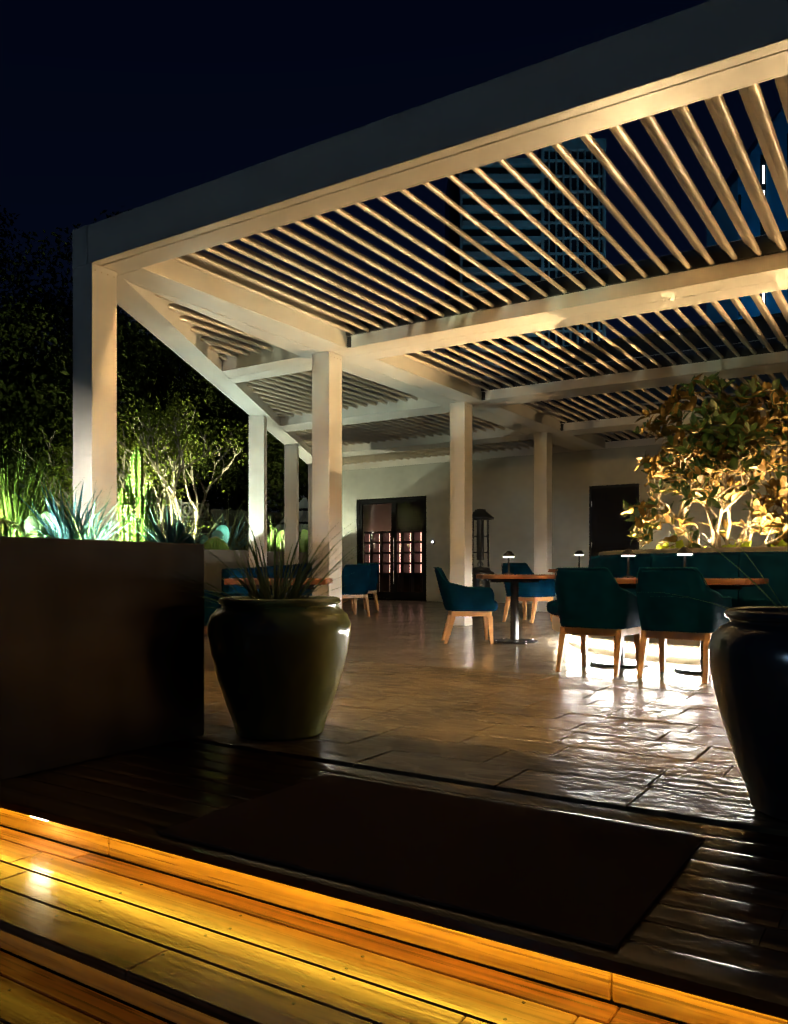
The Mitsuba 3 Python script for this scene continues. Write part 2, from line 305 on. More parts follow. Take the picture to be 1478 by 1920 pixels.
def step(top, y_riser, y_nose):
    boards('steps', 'riser_board', y_riser - 0.0, y_riser + 0.022, top + 0.108, 0.1065, 0.6, 7.4, ['riser_wood'], gap=0.0)
    ys = [y_riser + 0.001, y_riser - 0.083, y_riser - 0.213, y_riser - 0.343, y_nose]
    for a, b in zip(ys[1:], ys[:-1]): boards('steps', 'tread_board', a, b, top, 0.028, 0.6, 7.4, SW, gap=0.0045, cap=0.003)
step(-0.14, -2.165, -2.645)
step(-0.28, -2.565, -3.045)
step(-0.42, -2.965, -3.7)
# amber light strips under the nosings
for z, yy, k in ((-0.033, -2.216, 1.0), (-0.173, -2.606, 0.10)):
    s = obj('steps__light_strip', box((0.7, yy - 0.008, z - 0.006), (7.3, yy + 0.012, z)), 'lamp_white')
    scene[s]['emitter'] = area(1.0, 0.56, 0.04, 7.5 * k)
s = obj('steps__light_strip_end', box((2.66, -2.238, -0.041), (2.75, -2.226, -0.035)), 'lamp_white'); scene[s]['emitter'] = area(1.0, 0.80, 0.45, 22)
sc_ = []
for z_, ys_ in ((-0.14, (-2.275, -2.345, -2.41, -2.475, -2.54)), (-0.28, (-2.675, -2.745, -2.81))):
    for x_ in np.arange(0.8, 7.0, 0.41):
        for y_ in ys_:
            sc_.append(move(trimesh.creation.cylinder(radius=0.0042, height=0.002, sections=10), (x_ + rng.normal(0, 0.012), y_ + rng.normal(0, 0.004), z_)))
tag(obj('steps__screws', cat(sc_), 'dark_metal'), None, kind='stuff')
# the mat
t = obj('door_mat', rbox((3.27, -2.215, 0.0015), (4.69, -1.37, 0.0095), 0.0035, 1), 'mat_fibre')
tag(t, 'large black rectangular mat lying on the dark wooden deck', 'mat')

# ------------------------------------------------------------------ pergola
P = thing('pergola', 'beige metal pergola with open louvred roof on square posts over the dining terrace', 'pergola')
H, HT = 3.12, 3.41
xo = lambda y: -0.208 - 0.5774 * y        # outer edge of the slanting left beam
xi = lambda y: 0.123 - 0.5774 * y         # its inner edge
XR = 9.0
CROSS = [(2.952, 3.471), (6.03, 6.51), (8.9, 9.4)]
YEND = 11.17
ch = 0.004
def beam(mesh, mat='frame_paint'): return obj(P + '__beam', mesh, mat)
# front beam with its corner cap and the groove under it
beam(cat([box((-0.05, 0, H), (XR + 0.3, 0.082, HT), ch), box((-0.05, 0.080, H + 0.004), (XR + 0.3, 0.086, HT - 0.01)), box((-0.05, 0.085, H), (XR + 0.3, 0.287, HT), ch)]))
obj(P + '__corner_cap', prism([(-0.229, -0.001), (-0.055, -0.001), (-0.055, 0.284), (-0.385, 0.284)], 'z', H - 0.001, HT + 0.003), 'frame_paint')
# slanting beam along the left edge, in lengths between the cross beams
def slant(y0, y1): return prism([(xo(y0), y0), (xi(y0), y0), (xi(y1), y1), (xo(y1), y1)], 'z', H, HT)
for a, b in ((0.29, 5.2), (5.203, 7.6), (7.603, YEND)): beam(slant(a, b))
# the double lengthwise beam over the middle posts, and the cross beams
ys = [0.290] + [v for c in CROSS for v in c] + [YEND]
for a, b in zip(ys[0::2], ys[1::2]):
    a2, b2 = a + (0.0 if a < 1 else 0.003), b - 0.003
    x0 = -0.40
    beam(cat([prism([(max(x0, xi(a2) + 0.003), a2), (-0.095, a2), (-0.095, b2), (x0, b2)] if a < 1 and xi(a2) > x0 else [(x0, a2), (-0.095, a2), (-0.095, b2), (x0, b2)], 'z', H + 0.001, HT - 0.002),
              box((-0.096, a2, H + 0.006), (-0.090, b2, HT - 0.01)), box((-0.091, a2, H + 0.001), (0.216, b2, HT - 0.002), 0.003)]))
for a, b in CROSS:
    m = 0.5 * (a + b)
    for u, v in ((a, m - 0.003), (m + 0.003, b)):
        beam(prism([(xi(u) + 0.004, u), (XR, u), (XR, v), (xi(v) + 0.004, v)], 'z', H + 0.0005, HT - 0.001))
    beam(prism([(xi(m) + 0.03, m - 0.0035), (XR, m - 0.0035), (XR, m + 0.0035), (xi(m) + 0.03, m + 0.0035)], 'z', H + 0.006, HT - 0.006))
    obj(P + '__bracket', cat([box((0.218, a - 0.012, H + 0.004), (0.265, a - 0.0015, H + 0.115), 0.002), turn(box((0.225, a - 0.015, H + 0.055), (0.258, a - 0.011, H + 0.062)), 0.0)]), 'dark_metal')
beam(box((XR + 0.004, 0.29, H), (XR + 0.3, YEND, HT), ch))
beam(box((-6.2, YEND + 0.003, H + 0.002), (XR + 0.3, YEND + 0.028, HT)))
# inner gutters on the lips of the openings
for (y0, y1) in zip(ys[0::2], ys[1::2]):
    obj(P + '__gutter', cat([box((0.22, y0 + 0.003, H + 0.125), (XR, y0 + 0.035, HT - 0.02)), box((0.22, y1 - 0.035, H + 0.125), (XR, y1 - 0.004, HT - 0.02))]), 'dark_metal')
# louvres: one blade profile, leaning up to the left, thick rounded lip at its lower right edge
def blade_profile():
    c, L, a = np.array([0.0, 0.0]), 0.156, math.radians(44)
    ax = np.array([-math.cos(a), math.sin(a)]); nr = np.array([math.sin(a), math.cos(a)])
    out = [c + 0.018 * (math.cos(q) * -ax + math.sin(q) * nr) for q in np.linspace(-PI / 2, PI / 2, 7)]
    top = [c + ax * t + nr * w for t, w in ((0.035, 0.017), (0.08, 0.011), (L, 0.004))]
    bot = [c + ax * t + nr * w for t, w in ((L, -0.003), (0.075, -0.004), (0.066, -0.011), (0.03, -0.0175))]
    return np.array(out + top + bot)
PROF = blade_profile(); ZL = H + 0.135
def louvre(x, y0, y1):
    poly = [(x + a, ZL + b) for a, b in PROF]
    obj(P + '__louvre', prism(poly, 'y', y0, y1), 'louvre_paint', 35)
X0 = 4.522 - 0.175 * 24
for y0, y1 in zip(ys[0::2], ys[1::2]):
    k = 0
    x = X0
    while x < XR - 0.2:
        if x > 0.28 and (x < 7.4 or y0 < 1): louvre(x, y0 + 0.036, y1 - 0.037)
        x += 0.175
    x = -0.46
    while True:                                        # the tapering bays left of the middle posts
        s = max(y0 + 0.004, (0.123 - x) / 0.5774 - 0.09)
        if s > y1 - 0.15: break
        louvre(x, s, y1 - 0.004); x -= 0.175
# posts
def post(x, y, a=0.0, h=H):
    z0 = float(fl(y))
    m = box((-0.115, -0.115, z0), (0.115, 0.115, h - 0.002), 0.004)
    obj(P + '__post', move(turn(m, a), (x, y, 0)), 'frame_paint')
post(-0.114, 0.116)
for yy in (2.92, 5.94, 8.83): post(-0.115, yy + 0.115)
for px, py in ((-3.17, 5.10), (-4.53, 7.50), (-5.90, 9.88)):
    c = np.array([px, py]) + 0.118 * np.array([0.866, 0.5]) + 0.115 * np.array([-0.5, 0.866]); post(c[0], c[1], math.radians(30))
for yy in (0.15, 3.2, 6.3, 9.2): post(9.15, yy)
for bx_, by_ in ((0.003, 0.116), (0.002, 3.035), (0.002, 6.055), (0.002, 8.945)):
    for dy in (-0.085, -0.028, 0.028, 0.085):
        obj(P + '__bolt', tube([(bx_ - 0.004, by_ + dy, H - 0.05), (bx_ + 0.002, by_ + dy, H - 0.05)], 0.006, 10), 'louvre_paint', 40)
# warm light strips fixed inside the roof frame, behind the front beam and the first cross beam
for yy, x1, k in ((0.300, 8.6, 1.0),):
    s = obj(P + '__light_strip', box((0.5, yy, H + 0.066), (x1, yy + 0.006, H + 0.072)), 'lamp_white')
    scene[s]['emitter'] = area(1.0, 0.60, 0.21, 250 * k)
    obj(P + '__strip_channel', cat([box((0.5, yy - 0.002, H + 0.073), (x1, yy + 0.0095, H + 0.076)), box((0.5, yy + 0.0065, H + 0.0655), (x1, yy + 0.0095, H + 0.0729))]), 'dark_metal')

# ------------------------------------------------------------------ building
B = thing('building', 'grey plastered building with glass double door and dark door behind the terrace', 'building')
Y0, Y1, ZT = WALL_Y, WALL_Y + 0.3, 3.9
gz = float(fl(WALL_Y))
dx0, dx1, dz1 = -5.56, -3.72, 2.44
ex0, ex1, ez1 = -0.12, 0.835, 2.435
for m in (box((-6.72, Y0, -0.3), (dx0, Y1, dz1)), box((dx1, Y0, -0.3), (ex0, Y1, dz1)), box((ex1, Y0, -0.3), (11.0, Y1, dz1)), box((-6.72, Y0, dz1), (11.0, Y1, ZT))):
    obj(B + '__wall', m, 'plaster')
obj(B + '__upper_wall', box((-2.0, Y0 + 0.25, ZT), (14.0, Y1 + 6.0, 5.15)), 'tower_dark')
obj(B + '__parapet', box((-6.76, Y0 - 0.02, ZT), (-2.01, Y1 + 0.04, ZT + 0.08), 0.01), 'plaster')
obj(B + '__parapet', box((-2.04, Y0 + 0.2, 5.15), (14.05, Y1 + 0.3, 5.23), 0.01), 'tower_dark')
for px, pz in ((-5.86, 2.62), (-5.86, 1.75), (-2.9, 2.62), (-1.6, 2.62)):
    d = lathe([(0, -0.004), (0.022, -0.004), (0.024, 0.0), (0, 0.0)], 20); d.apply_transform(trimesh.transformations.rotation_matrix(PI / 2, [1, 0, 0])); obj(B + '__tie_plug', move(d, (px, Y0 - 0.001, pz)), 'plaster', 30)
# glass double door
D = B + '__glass_door'
fz0 = gz + 0.002
obj(D, cat([box((dx0 + 0.002, Y0 + 0.02, fz0), (dx0 + 0.07, Y0 + 0.12, dz1 - 0.002)), box((dx1 - 0.05, Y0 + 0.02, fz0), (dx1 - 0.002, Y0 + 0.12, dz1 - 0.002)),
            box((dx0 + 0.072, Y0 + 0.02, dz1 - 0.06), (dx1 - 0.052, Y0 + 0.12, dz1 - 0.002))]), 'door_frame')
mid = 0.5 * (dx0 + dx1) + 0.06
for a, b in ((dx0 + 0.075, mid - 0.003), (mid + 0.003, dx1 - 0.055)):
    w = 0.055; zt = dz1 - 0.065; y0, y1 = Y0 + 0.035, Y0 + 0.085
    obj(D + '__leaf_frame', cat([box((a, y0, fz0 + 0.01), (a + w, y1, zt)), box((b - w, y0, fz0 + 0.01), (b, y1, zt)), box((a + w, y0, zt - w), (b - w, y1, zt)), box((a + w, y0, fz0 + 0.01), (b - w, y1, fz0 + 0.16))]), 'door_frame')
    y = 0.5 * (y0 + y1)
    obj(D + '__pane', tm([(a + w, y, fz0 + 0.16), (b - w, y, fz0 + 0.16), (b - w, y, zt - w), (a + w, y, zt - w)], [[0, 1, 2, 3]]), 'pane_glass')
for hx in (mid + 0.05,):
    obj(D + '__handle', tube([(hx, Y0 - 0.035, 0.55), (hx, Y0 - 0.035, 1.55)], 0.012, 10), 'steel', True)
    obj(D + '__handle_stud', cat([tube([(hx, Y0 - 0.03, z), (hx, Y0 + 0.04, z)], 0.008, 8) for z in (0.65, 1.45)]), 'steel', True)
# the plain dark door
E_ = B + '__dark_door'
obj(E_, box((ex0 + 0.05, Y0 + 0.03, gz + 0.01), (ex1 - 0.05, Y0 + 0.08, ez1 - 0.05), 0.004), 'door_black')
obj(E_ + '__frame', cat([box((ex0 + 0.001, Y0 + 0.012, gz), (ex0 + 0.047, Y0 + 0.1, ez1 - 0.001)), box((ex1 - 0.047, Y0 + 0.012, gz), (ex1 - 0.001, Y0 + 0.1, ez1 - 0.001)), box((ex0 + 0.048, Y0 + 0.012, ez1 - 0.047), (ex1 - 0.048, Y0 + 0.1, ez1 - 0.001))]), 'black_metal')
for z in (0.45, 1.32, 2.1): obj(E_ + '__hinge', tube([(ex0 + 0.05, Y0 + 0.015, z - 0.05), (ex0 + 0.05, Y0 + 0.015, z + 0.05)], 0.010, 10), 'steel', True)
obj(E_ + '__handle', cat([tube([(ex1 - 0.11, Y0 + 0.03, 1.2), (ex1 - 0.11, Y0 - 0.03, 1.2)], 0.009, 8), tube([(ex1 - 0.11, Y0 - 0.03, 1.2), (ex1 - 0.24, Y0 - 0.03, 1.2)], 0.009, 8)]), 'steel', True)
# door bell
k = thing('door_bell', 'small round lit entry button on the wall beside the glass door', 'door bell')
bx, bz = -3.55, 1.44
d = lathe([(0, 0), (0.05, 0), (0.045, 0.02), (0.03, 0.022), (0.028, 0.016), (0, 0.016)], 24); d.apply_transform(trimesh.transformations.rotation_matrix(PI / 2, [1, 0, 0])); obj(k + '__case', move(d, (bx, Y0 - 0.001, bz)), 'black_metal', 30)
d = lathe([(0, 0), (0.024, 0), (0.024, 0.005), (0, 0.006)], 20); d.apply_transform(trimesh.transformations.rotation_matrix(PI / 2, [1, 0, 0])); obj(k + '__button', move(d, (bx, Y0 - 0.0185, bz)), 'lamp_white', 30); scene[k + '__button']['emitter'] = area(0.95, 1, 0.95, 1.6)
# the room behind the glass, with a lit display shelf
obj(B + '__side_wall', box((-6.72, Y1 + 0.001, -0.3), (-6.60, Y1 + 9.0, ZT)), 'plaster')
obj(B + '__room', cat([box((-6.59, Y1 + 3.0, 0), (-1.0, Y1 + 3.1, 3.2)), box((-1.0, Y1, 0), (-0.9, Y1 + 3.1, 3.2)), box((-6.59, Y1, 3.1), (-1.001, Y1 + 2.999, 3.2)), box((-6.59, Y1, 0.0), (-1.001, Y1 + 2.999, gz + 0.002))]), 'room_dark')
k = thing('display_shelf', 'dark shelf of pink lit niches standing behind the glass double door', 'shelf')
sx0, sy, nz0, pw, ph = -6.55, Y1 + 1.3, 0.78, 0.30, 0.255
NC, NR = 8, 4
for r in range(NR + 1): obj(k + '__shelf_board', box((sx0, sy, nz0 + r * ph - 0.045), (sx0 + NC * pw, sy + 0.3, nz0 + r * ph), 0.003), 'niche_wood')
for c in range(NC + 1): obj(k + '__upright', box((sx0 + c * pw - 0.045, sy + 0.004, nz0 - 0.6), (sx0 + c * pw + 0.045, sy + 0.296, nz0 + NR * ph + 0.002), 0.003), 'niche_wood')
m = obj(k + '__back_panel', box((sx0, sy + 0.29, nz0), (sx0 + NC * pw, sy + 0.31, nz0 + NR * ph)), 'lamp_white'); scene[m]['emitter'] = area(1.0, 0.44, 0.35, 0.42)
# ------------------------------------------------------------------ island bench round the tree planter
IC = np.array([3.9, 5.5]); zb = float(fl(4.2)); SEG = 28
def ring(profile, a0, a1, n=14):
    """profile (r, z) loop swept about the island's centre from angle a0 to a1, ends closed"""
    pr_ = np.asarray(profile, float); k = len(pr_); an = np.linspace(a0, a1, n)
    v = np.stack([IC[0] + pr_[None, :, 0] * np.cos(an)[:, None], IC[1] + pr_[None, :, 0] * np.sin(an)[:, None], np.broadcast_to(pr_[:, 1], (n, k))], -1).reshape(-1, 3)
    i, j = np.meshgrid(np.arange(n - 1), np.arange(k), indexing='ij')
    f = np.stack([i * k + j, (i + 1) * k + j, (i + 1) * k + (j + 1) % k, i * k + (j + 1) % k], -1).reshape(-1, 4)
    f = np.vstack([f[:, [0, 1, 2]], f[:, [0, 2, 3]]])
    caps = []
    if abs(a1 - a0) < 2 * PI - 1e-6:
        import mapbox_earcut as me
        t = np.asarray(me.triangulate_float64(pr_, np.array([k], np.uint32)), int).reshape(-1, 3)
        caps = [t, t[:, ::-1] + (n - 1) * k]
    m = trimesh.Trimesh(v, np.vstack([f] + caps), process=False)
    if m.volume < 0: m.invert()
    return m
def rect(r0, r1, z0, z1, c=0.0):
    if c <= 0: return [(r0, z0), (r1, z0), (r1, z1), (r0, z1)]
    q = [(r0 + c, z0), (r1 - c, z0)]
    for cx, cz, s in ((r1 - c, z0 + c, -PI / 2), (r1 - c, z1 - c, 0), (r0 + c, z1 - c, PI / 2), (r0 + c, z0 + c, PI)):
        q += [(cx + c * math.cos(s + t), cz + c * math.sin(s + t)) for t in np.linspace(0, PI / 2, 6)]
    return q[2:]
k = thing('island_bench', 'curved teal banquette on a cream base, wrapped round the tree planter and glowing underneath', 'bench')
A0, A1 = math.radians(95), math.radians(370); NS = 11
for i in range(NS):
    a, b = A0 + (A1 - A0) * i / NS, A0 + (A1 - A0) * (i + 1) / NS; e = 0.0025
    obj(k + '__seat_cushion', ring(rect(1.905, 2.345, zb + 0.33, zb + 0.455, 0.045), a + e, b - e), 'teal_velvet', 50)
    obj(k + '__backrest', ring([(1.80, zb + 0.457), (1.93, zb + 0.457), (1.905, zb + 0.7), (1.885, zb + 0.92), (1.865, zb + 0.95), (1.83, zb + 0.955), (1.81, zb + 0.93)], a + e, b - e), 'teal_velvet', 50)
obj(k + '__skirt', ring(rect(2.24, 2.285, zb + 0.155, zb + 0.318, 0.008), A0, A1, 90), 'cream_panel', 40)
obj(k + '__seat_board', ring(rect(1.80, 2.30, zb + 0.319, zb + 0.331), A0, A1, 90), 'oak', 40)
obj(k + '__plinth', ring(rect(1.99, 2.12, zb - 0.02, zb + 0.315), A0, A1, 90), 'cream_panel', 40)
m = obj(k + '__light_strip', ring(rect(2.1215, 2.127, zb + 0.055, zb + 0.105), A0 + 0.02, A1 - 0.02, 90), 'lamp_white'); scene[m]['emitter'] = area(1.0, 0.97, 0.90, 36)
k = thing('tree_planter', 'round rendered planter holding the lit magnolia behind the curved teal bench', 'planter')
obj(k + '__wall', ring([(1.62, zb), (1.785, zb), (1.785, zb + 0.985), (1.775, zb + 1.0), (1.63, zb + 1.0), (1.62, zb + 0.99)], 0, 2 * PI, 97), 'planter_render', 40)
obj(k + '__soil', ring([(0.0, zb + 0.80), (1.618, zb + 0.80), (1.618, zb + 0.90), (0.8, zb + 0.93), (0.0, zb + 0.94)], 0, 2 * PI, 49), 'gravel_pale', 40)

# ------------------------------------------------------------------ chairs
def chair_parts():
    parts = []
    R = 0.14; hw, fy, by = 0.275, 0.235, -0.265
    path = [(-hw, y) for y in np.linspace(fy, by + R, 20)[:-1]] + [(-hw + R - R * math.cos(t), by + R - R * math.sin(t)) for t in np.linspace(0, PI / 2, 12)[:-1]] + \
           [(x, by) for x in np.linspace(-hw + R, hw - R, 16)[:-1]] + [(hw - R + R * math.sin(t), by + R - R * math.cos(t)) for t in np.linspace(0, PI / 2, 12)[:-1]] + [(hw, y) for y in np.linspace(by + R, fy, 20)]
    p = np.array(path); t = np.gradient(p, axis=0); t /= np.linalg.norm(t, axis=1, keepdims=True); nr = np.stack([t[:, 1], -t[:, 0]], 1)
    nr = np.where((nr * (p - [0, 0.1])).sum(1, keepdims=True) > 0, nr, -nr)
    s = np.r_[0, np.cumsum(np.linalg.norm(np.diff(p, axis=0), axis=1))]
    sm = lambda v: np.clip(v, 0, 1) ** 2 * (3 - 2 * np.clip(v, 0, 1))
    bk = sm((0.02 - p[:, 1]) / 0.26); back = bk * (0.28 + 0.72 * sm((0.262 - np.abs(p[:, 0])) / 0.075))
    top = 0.615 + 0.22 * back
    e = np.clip(np.minimum(s, s[-1] - s) / 0.06, 0, 1); top = top - 0.06 * (1 - np.sqrt(1 - (1 - e) ** 2))
    lean = 0.05 + 0.02 * bk; leany = 0.20 * bk
    groove = 0.005 * np.maximum(0, 1 - np.abs(((s / 0.085) % 1) - 0.5) * 2 / 0.16)
    th, z0 = 0.058, 0.36
    rows = []
    for w, h in ((0.0, 0.0), (0.004, 0.03), (0.006, 0.5), (0.003, 0.93), (-0.008, 0.985), (-0.029, 1.0), (-0.05, 0.985), (-0.061, 0.93), (-0.064, 0.5), (-0.058, 0.03), (-0.056, 0.0)):
        z = z0 + (top - z0) * h
        off = w + lean * (z - z0) - groove * (0.05 < h < 0.95 and w > -0.01)
        rows.append(np.column_stack([p[:, 0] + nr[:, 0] * off, p[:, 1] + nr[:, 1] * off - leany * (z - z0), z]))
    V = np.stack(rows, 1); n, k = V.shape[:2]
    i, j = np.meshgrid(np.arange(n - 1), np.arange(k), indexing='ij')
    f = np.stack([i * k + j, i * k + (j + 1) % k, (i + 1) * k + (j + 1) % k, (i + 1) * k + j], -1).reshape(-1, 4)
    f = np.vstack([f[:, [0, 1, 2]], f[:, [0, 2, 3]]])
    caps = [np.array([[0, b + 1, b] for b in range(1, k - 1)]), np.array([[0, b, b + 1] for b in range(1, k - 1)]) + (n - 1) * k]
    m = trimesh.Trimesh(V.reshape(-1, 3), np.vstack([f] + caps), process=False)
    if m.volume < 0: m.invert()
    parts.append(('shell', mikit.ply(m, 'teal_velvet', smooth=50)))
    hp = top - z0; pv = np.column_stack([p[:, 0] + nr[:, 0] * (lean * hp + 0.003), p[:, 1] + nr[:, 1] * (lean * hp + 0.003) - leany * hp, top - 0.004])
    pip = [tube(pv[1:-1], 0.004, 5)]
    parts.append(('piping', mikit.ply(cat(pip), 'teal_seam', smooth=40)))
    parts.append(('seat', mikit.ply(rbox((-0.222, -0.20, 0.352), (0.222, 0.285, 0.468), 0.038, 2), 'teal_velvet', smooth=60)))
    fr = cat([box((-0.255, -0.225, 0.30), (-0.215, 0.215, 0.358), 0.003), box((0.215, -0.225, 0.30), (0.255, 0.215, 0.358), 0.003), box((-0.214, 0.178, 0.301), (0.214, 0.213, 0.357), 0.003), box((-0.214, -0.223, 0.301), (0.214, -0.187, 0.357), 0.003)])
    parts.append(('frame', mikit.ply(fr, 'oak')))
    for sx in (-1, 1):
        for sy in (1, -1):
            a = np.array([sx * 0.232, sy * 0.2 - 0.002, 0.3005]); b = np.array([sx * 0.240, 0.215 if sy > 0 else -0.285, 0.0])
            pts = [a + [u, v, 0] for u in (-0.026, 0.026) for v in (-0.026, 0.026)] + [b + [u, v, 0] for u in (-0.016, 0.016) for v in (-0.016, 0.016)]
            parts.append(('leg', mikit.ply(hull(pts), 'oak')))
    return parts
CH = chair_parts()
def chair(x, y, a, label):
    k = thing('dining_chair', label, 'chair', 'teal armchairs on the terrace')
    M = place(x, y, float(fl(y)), a)
    for n_, s_ in CH: put(f'{k}__{n_}', {**s_, 'to_world': M})
    return k
# ------------------------------------------------------------------ tables and their lamps
def table_parts(w, d):
    top = []
    n = 5
    for i in range(n):
        y0, y1 = -d / 2 + d * i / n, -d / 2 + d * (i + 1) / n
        top.append(('top__plank', mikit.ply(box((-w / 2, y0 + 0.0012, 0.702), (w / 2, y1 - 0.0012, 0.748), 0.004), f'table_wood_{"ab"[i % 2]}')))
    und = ('underframe', mikit.ply(cat([box((-w * 0.38, -d * 0.38, 0.688), (w * 0.38, d * 0.38, 0.7005)), box((-w * 0.34, -0.03, 0.662), (w * 0.34, 0.03, 0.6875))]), 'black_metal'))
    col = ('column', mikit.ply(tube([(0, 0, 0.028), (0, 0, 0.661)], 0.045, 24), 'black_metal', smooth=40))
    bas = ('base', mikit.ply(lathe([(0, 0.008), (0.25, 0.008), (0.255, 0.014), (0.25, 0.02), (0.06, 0.0275), (0, 0.0275)], 48), 'black_metal', smooth=40))
    feet = [('base__foot', mikit.ply(lathe([(0, 0), (0.012, 0), (0.010, 0.0075), (0.004, 0.03), (0, 0.031)], 12).apply_translation((0.235 * math.cos(t), 0.235 * math.sin(t), 0)), 'steel')) for t in np.arange(4) * PI / 2 + 0.4]
    return top + [und, col, bas] + feet
TB = table_parts(0.78, 0.74)
def table(x, y, a, label):
    k = thing('pedestal_table', label, 'table', 'wooden pedestal tables')
    M = place(x, y, float(fl(y)), a)
    for n_, s_ in TB: put(f'{k}__{n_}', {**s_, 'to_world': M})
LAMP = [('base', mikit.ply(lathe([(0, 0), (0.05, 0), (0.052, 0.006), (0.045, 0.016), (0.012, 0.022), (0, 0.022)], 28), 'black_metal', smooth=40)),
        ('stem', mikit.ply(tube([(0, 0, 0.022), (0, 0, 0.205)], [0.012, 0.010], 14), 'dark_metal', smooth=40)),
        ('shade', mikit.ply(lathe([(0, 0.262), (0.018, 0.26), (0.03, 0.252), (0.062, 0.214), (0.064, 0.204), (0.060, 0.204), (0.028, 0.244), (0, 0.25)], 32), 'black_metal', smooth=40)),
        ('diffuser', mikit.ply(lathe([(0, 0.2035), (0.060, 0.2035), (0.061, 0.198), (0.058, 0.191), (0, 0.191)], 32), 'lamp_white', smooth=40))]
def lamp(x, y, label, on):
    k = thing('table_lamp', label, 'table lamp', 'small cordless lamps on the tables')
    M = place(x, y, float(fl(y)) + 0.7485, 0.0)
    for n_, s_ in LAMP:
        d = {**s_, 'to_world': M}
        if n_ == 'diffuser': d['emitter'] = area(1.0, 0.95, 0.85, on)
        put(f'{k}__{n_}', d)
table(1.43, 4.42, TH, 'pedestal table with a thick plank top at the rounded left end of the bench')
table(3.02, 3.10, math.radians(-6), 'pedestal table half hidden behind the left of the two front armchairs')
table(3.76, 3.00, math.radians(-4), 'rightmost pedestal table, its end grain corner showing beside the big dark pot')
table(1.15, 7.15, math.radians(20), 'farthest pedestal table, standing before the wall between the post and dark door')
table(0.86, 1.16, math.radians(33), 'pedestal table behind the olive urn and its spiky plant')
lamp(1.37, 4.40, 'small black mushroom lamp on the table by the leftmost teal armchair', 1.6)
lamp(3.0, 3.42, 'small table lamp above the gap between the two front armchairs', 1.6)
lamp(3.56, 3.14, 'small table lamp nearest the base of the lit magnolia, rightmost of the lamps', 1.6)
lamp(1.22, 7.02, 'small black lamp on the farthest table, just left of the dark door', 1.6)
chair(0.99, 4.20, TH - PI / 2, 'teal armchair with ribbed side, seen from the side left of the bench')
chair(3.035, 2.575, math.radians(-4), 'teal armchair seen from behind, the left of the two in front of the glowing bench')
chair(3.70, 2.53, math.radians(-4), 'teal armchair seen from behind, nearest the big dark pot')
chair(0.50, 6.98, math.radians(-12), 'teal armchair with its back to the second post, seen beyond the plank table')
chair(0.22, 1.10, math.radians(-48), 'teal armchair half hidden between the bronze planter and the olive urn')
cA = cam_xy(652, 13.2); chair(cA[0], cA[1], math.radians(62), 'nearer teal armchair of the pair beside the glass door')
cB = cam_xy(672, 14.6); chair(cB[0], cB[1], math.radians(62), 'farther teal armchair of the pair beside the glass door')

# ------------------------------------------------------------------ patio heater by the wall
hx, hy = cam_xy(901, 14.2); hz = float(fl(hy))
k = thing('patio_heater', 'tall black lantern shaped gas heater with a glass tube standing by the wall', 'patio heater')
def at(m): return move(m, (hx, hy, hz))
obj(k + '__base', at(cat([lathe([(0, 0), (0.2, 0), (0.21, 0.02), (0.19, 0.05), (0.17, 0.40), (0.15, 0.62), (0, 0.62)], 32), lathe([(0, 0.622), (0.235, 0.622), (0.24, 0.65), (0.17, 0.69), (0.16, 0.74), (0, 0.75)], 32)])), 'black_metal', 35)
obj(k + '__glass_tube', at(trimesh.creation.cylinder(radius=0.075, height=0.80, sections=28).apply_translation((0, 0, 1.16))), 'clear_glass', 60)
obj(k + '__flame_screen', at(trimesh.creation.cylinder(radius=0.062, height=0.70, sections=24).apply_translation((0, 0, 1.22))), 'dark_metal', 60)
obj(k + '__burner', at(lathe([(0, 0.76), (0.05, 0.76), (0.055, 0.80), (0.03, 0.84), (0, 0.85)], 24)), 'steel', 40)
for t in np.arange(4) * PI / 2 + 0.5: obj(k + '__upright', at(tube([(0.14 * math.cos(t), 0.14 * math.sin(t), 0.75), (0.125 * math.cos(t), 0.125 * math.sin(t), 1.58)], 0.018, 8)), 'black_metal', 40)
obj(k + '__guard_ring', at(cat([trimesh.creation.torus(0.135, 0.006, 32, 8).apply_translation((0, 0, z)) for z in (1.0, 1.28)])), 'black_metal', 60)
obj(k + '__cap', at(lathe([(0, 1.58), (0.15, 1.58), (0.23, 1.575), (0.235, 1.60), (0.14, 1.68), (0.12, 1.70), (0.10, 1.71), (0.09, 1.745), (0, 1.76)], 32)), 'black_metal', 35)

# ------------------------------------------------------------------ big glazed pots
def pot(name, label, x, y, mat, s=1.0):
    k = thing(name, label, 'plant pot')
    out = [(0, 0), (0.20, 0), (0.215, 0.01), (0.225, 0.05), (0.262, 0.15), (0.305, 0.28), (0.335, 0.40), (0.351, 0.49), (0.352, 0.54), (0.338, 0.585), (0.312, 0.612), (0.290, 0.622), (0.283, 0.632), (0.284, 0.640), (0.297, 0.645), (0.301, 0.656), (0.296, 0.668), (0.283, 0.674), (0.270, 0.668), (0.264, 0.65), (0.268, 0.62), (0.30, 0.55), (0, 0.55)]
    obj(k + '__body', move(lathe(np.array(out) * s, 96), (x, y, 0.001)), mat, 40)
    obj(k + '__soil', move(lathe([(0, 0.551 * s), (0.294 * s, 0.551 * s), (0.288 * s, 0.566 * s), (0, 0.585 * s)], 40), (x, y, 0.001)), 'soil', True)
    return k
p1 = cam_xy(525, 4.07); p2 = cam_xy(1541, 2.72)
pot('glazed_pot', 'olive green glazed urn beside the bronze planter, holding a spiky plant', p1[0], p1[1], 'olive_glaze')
pot('glazed_pot', 'dark blue black glazed urn cut off by the right edge of the picture', p2[0], p2[1], 'night_glaze')

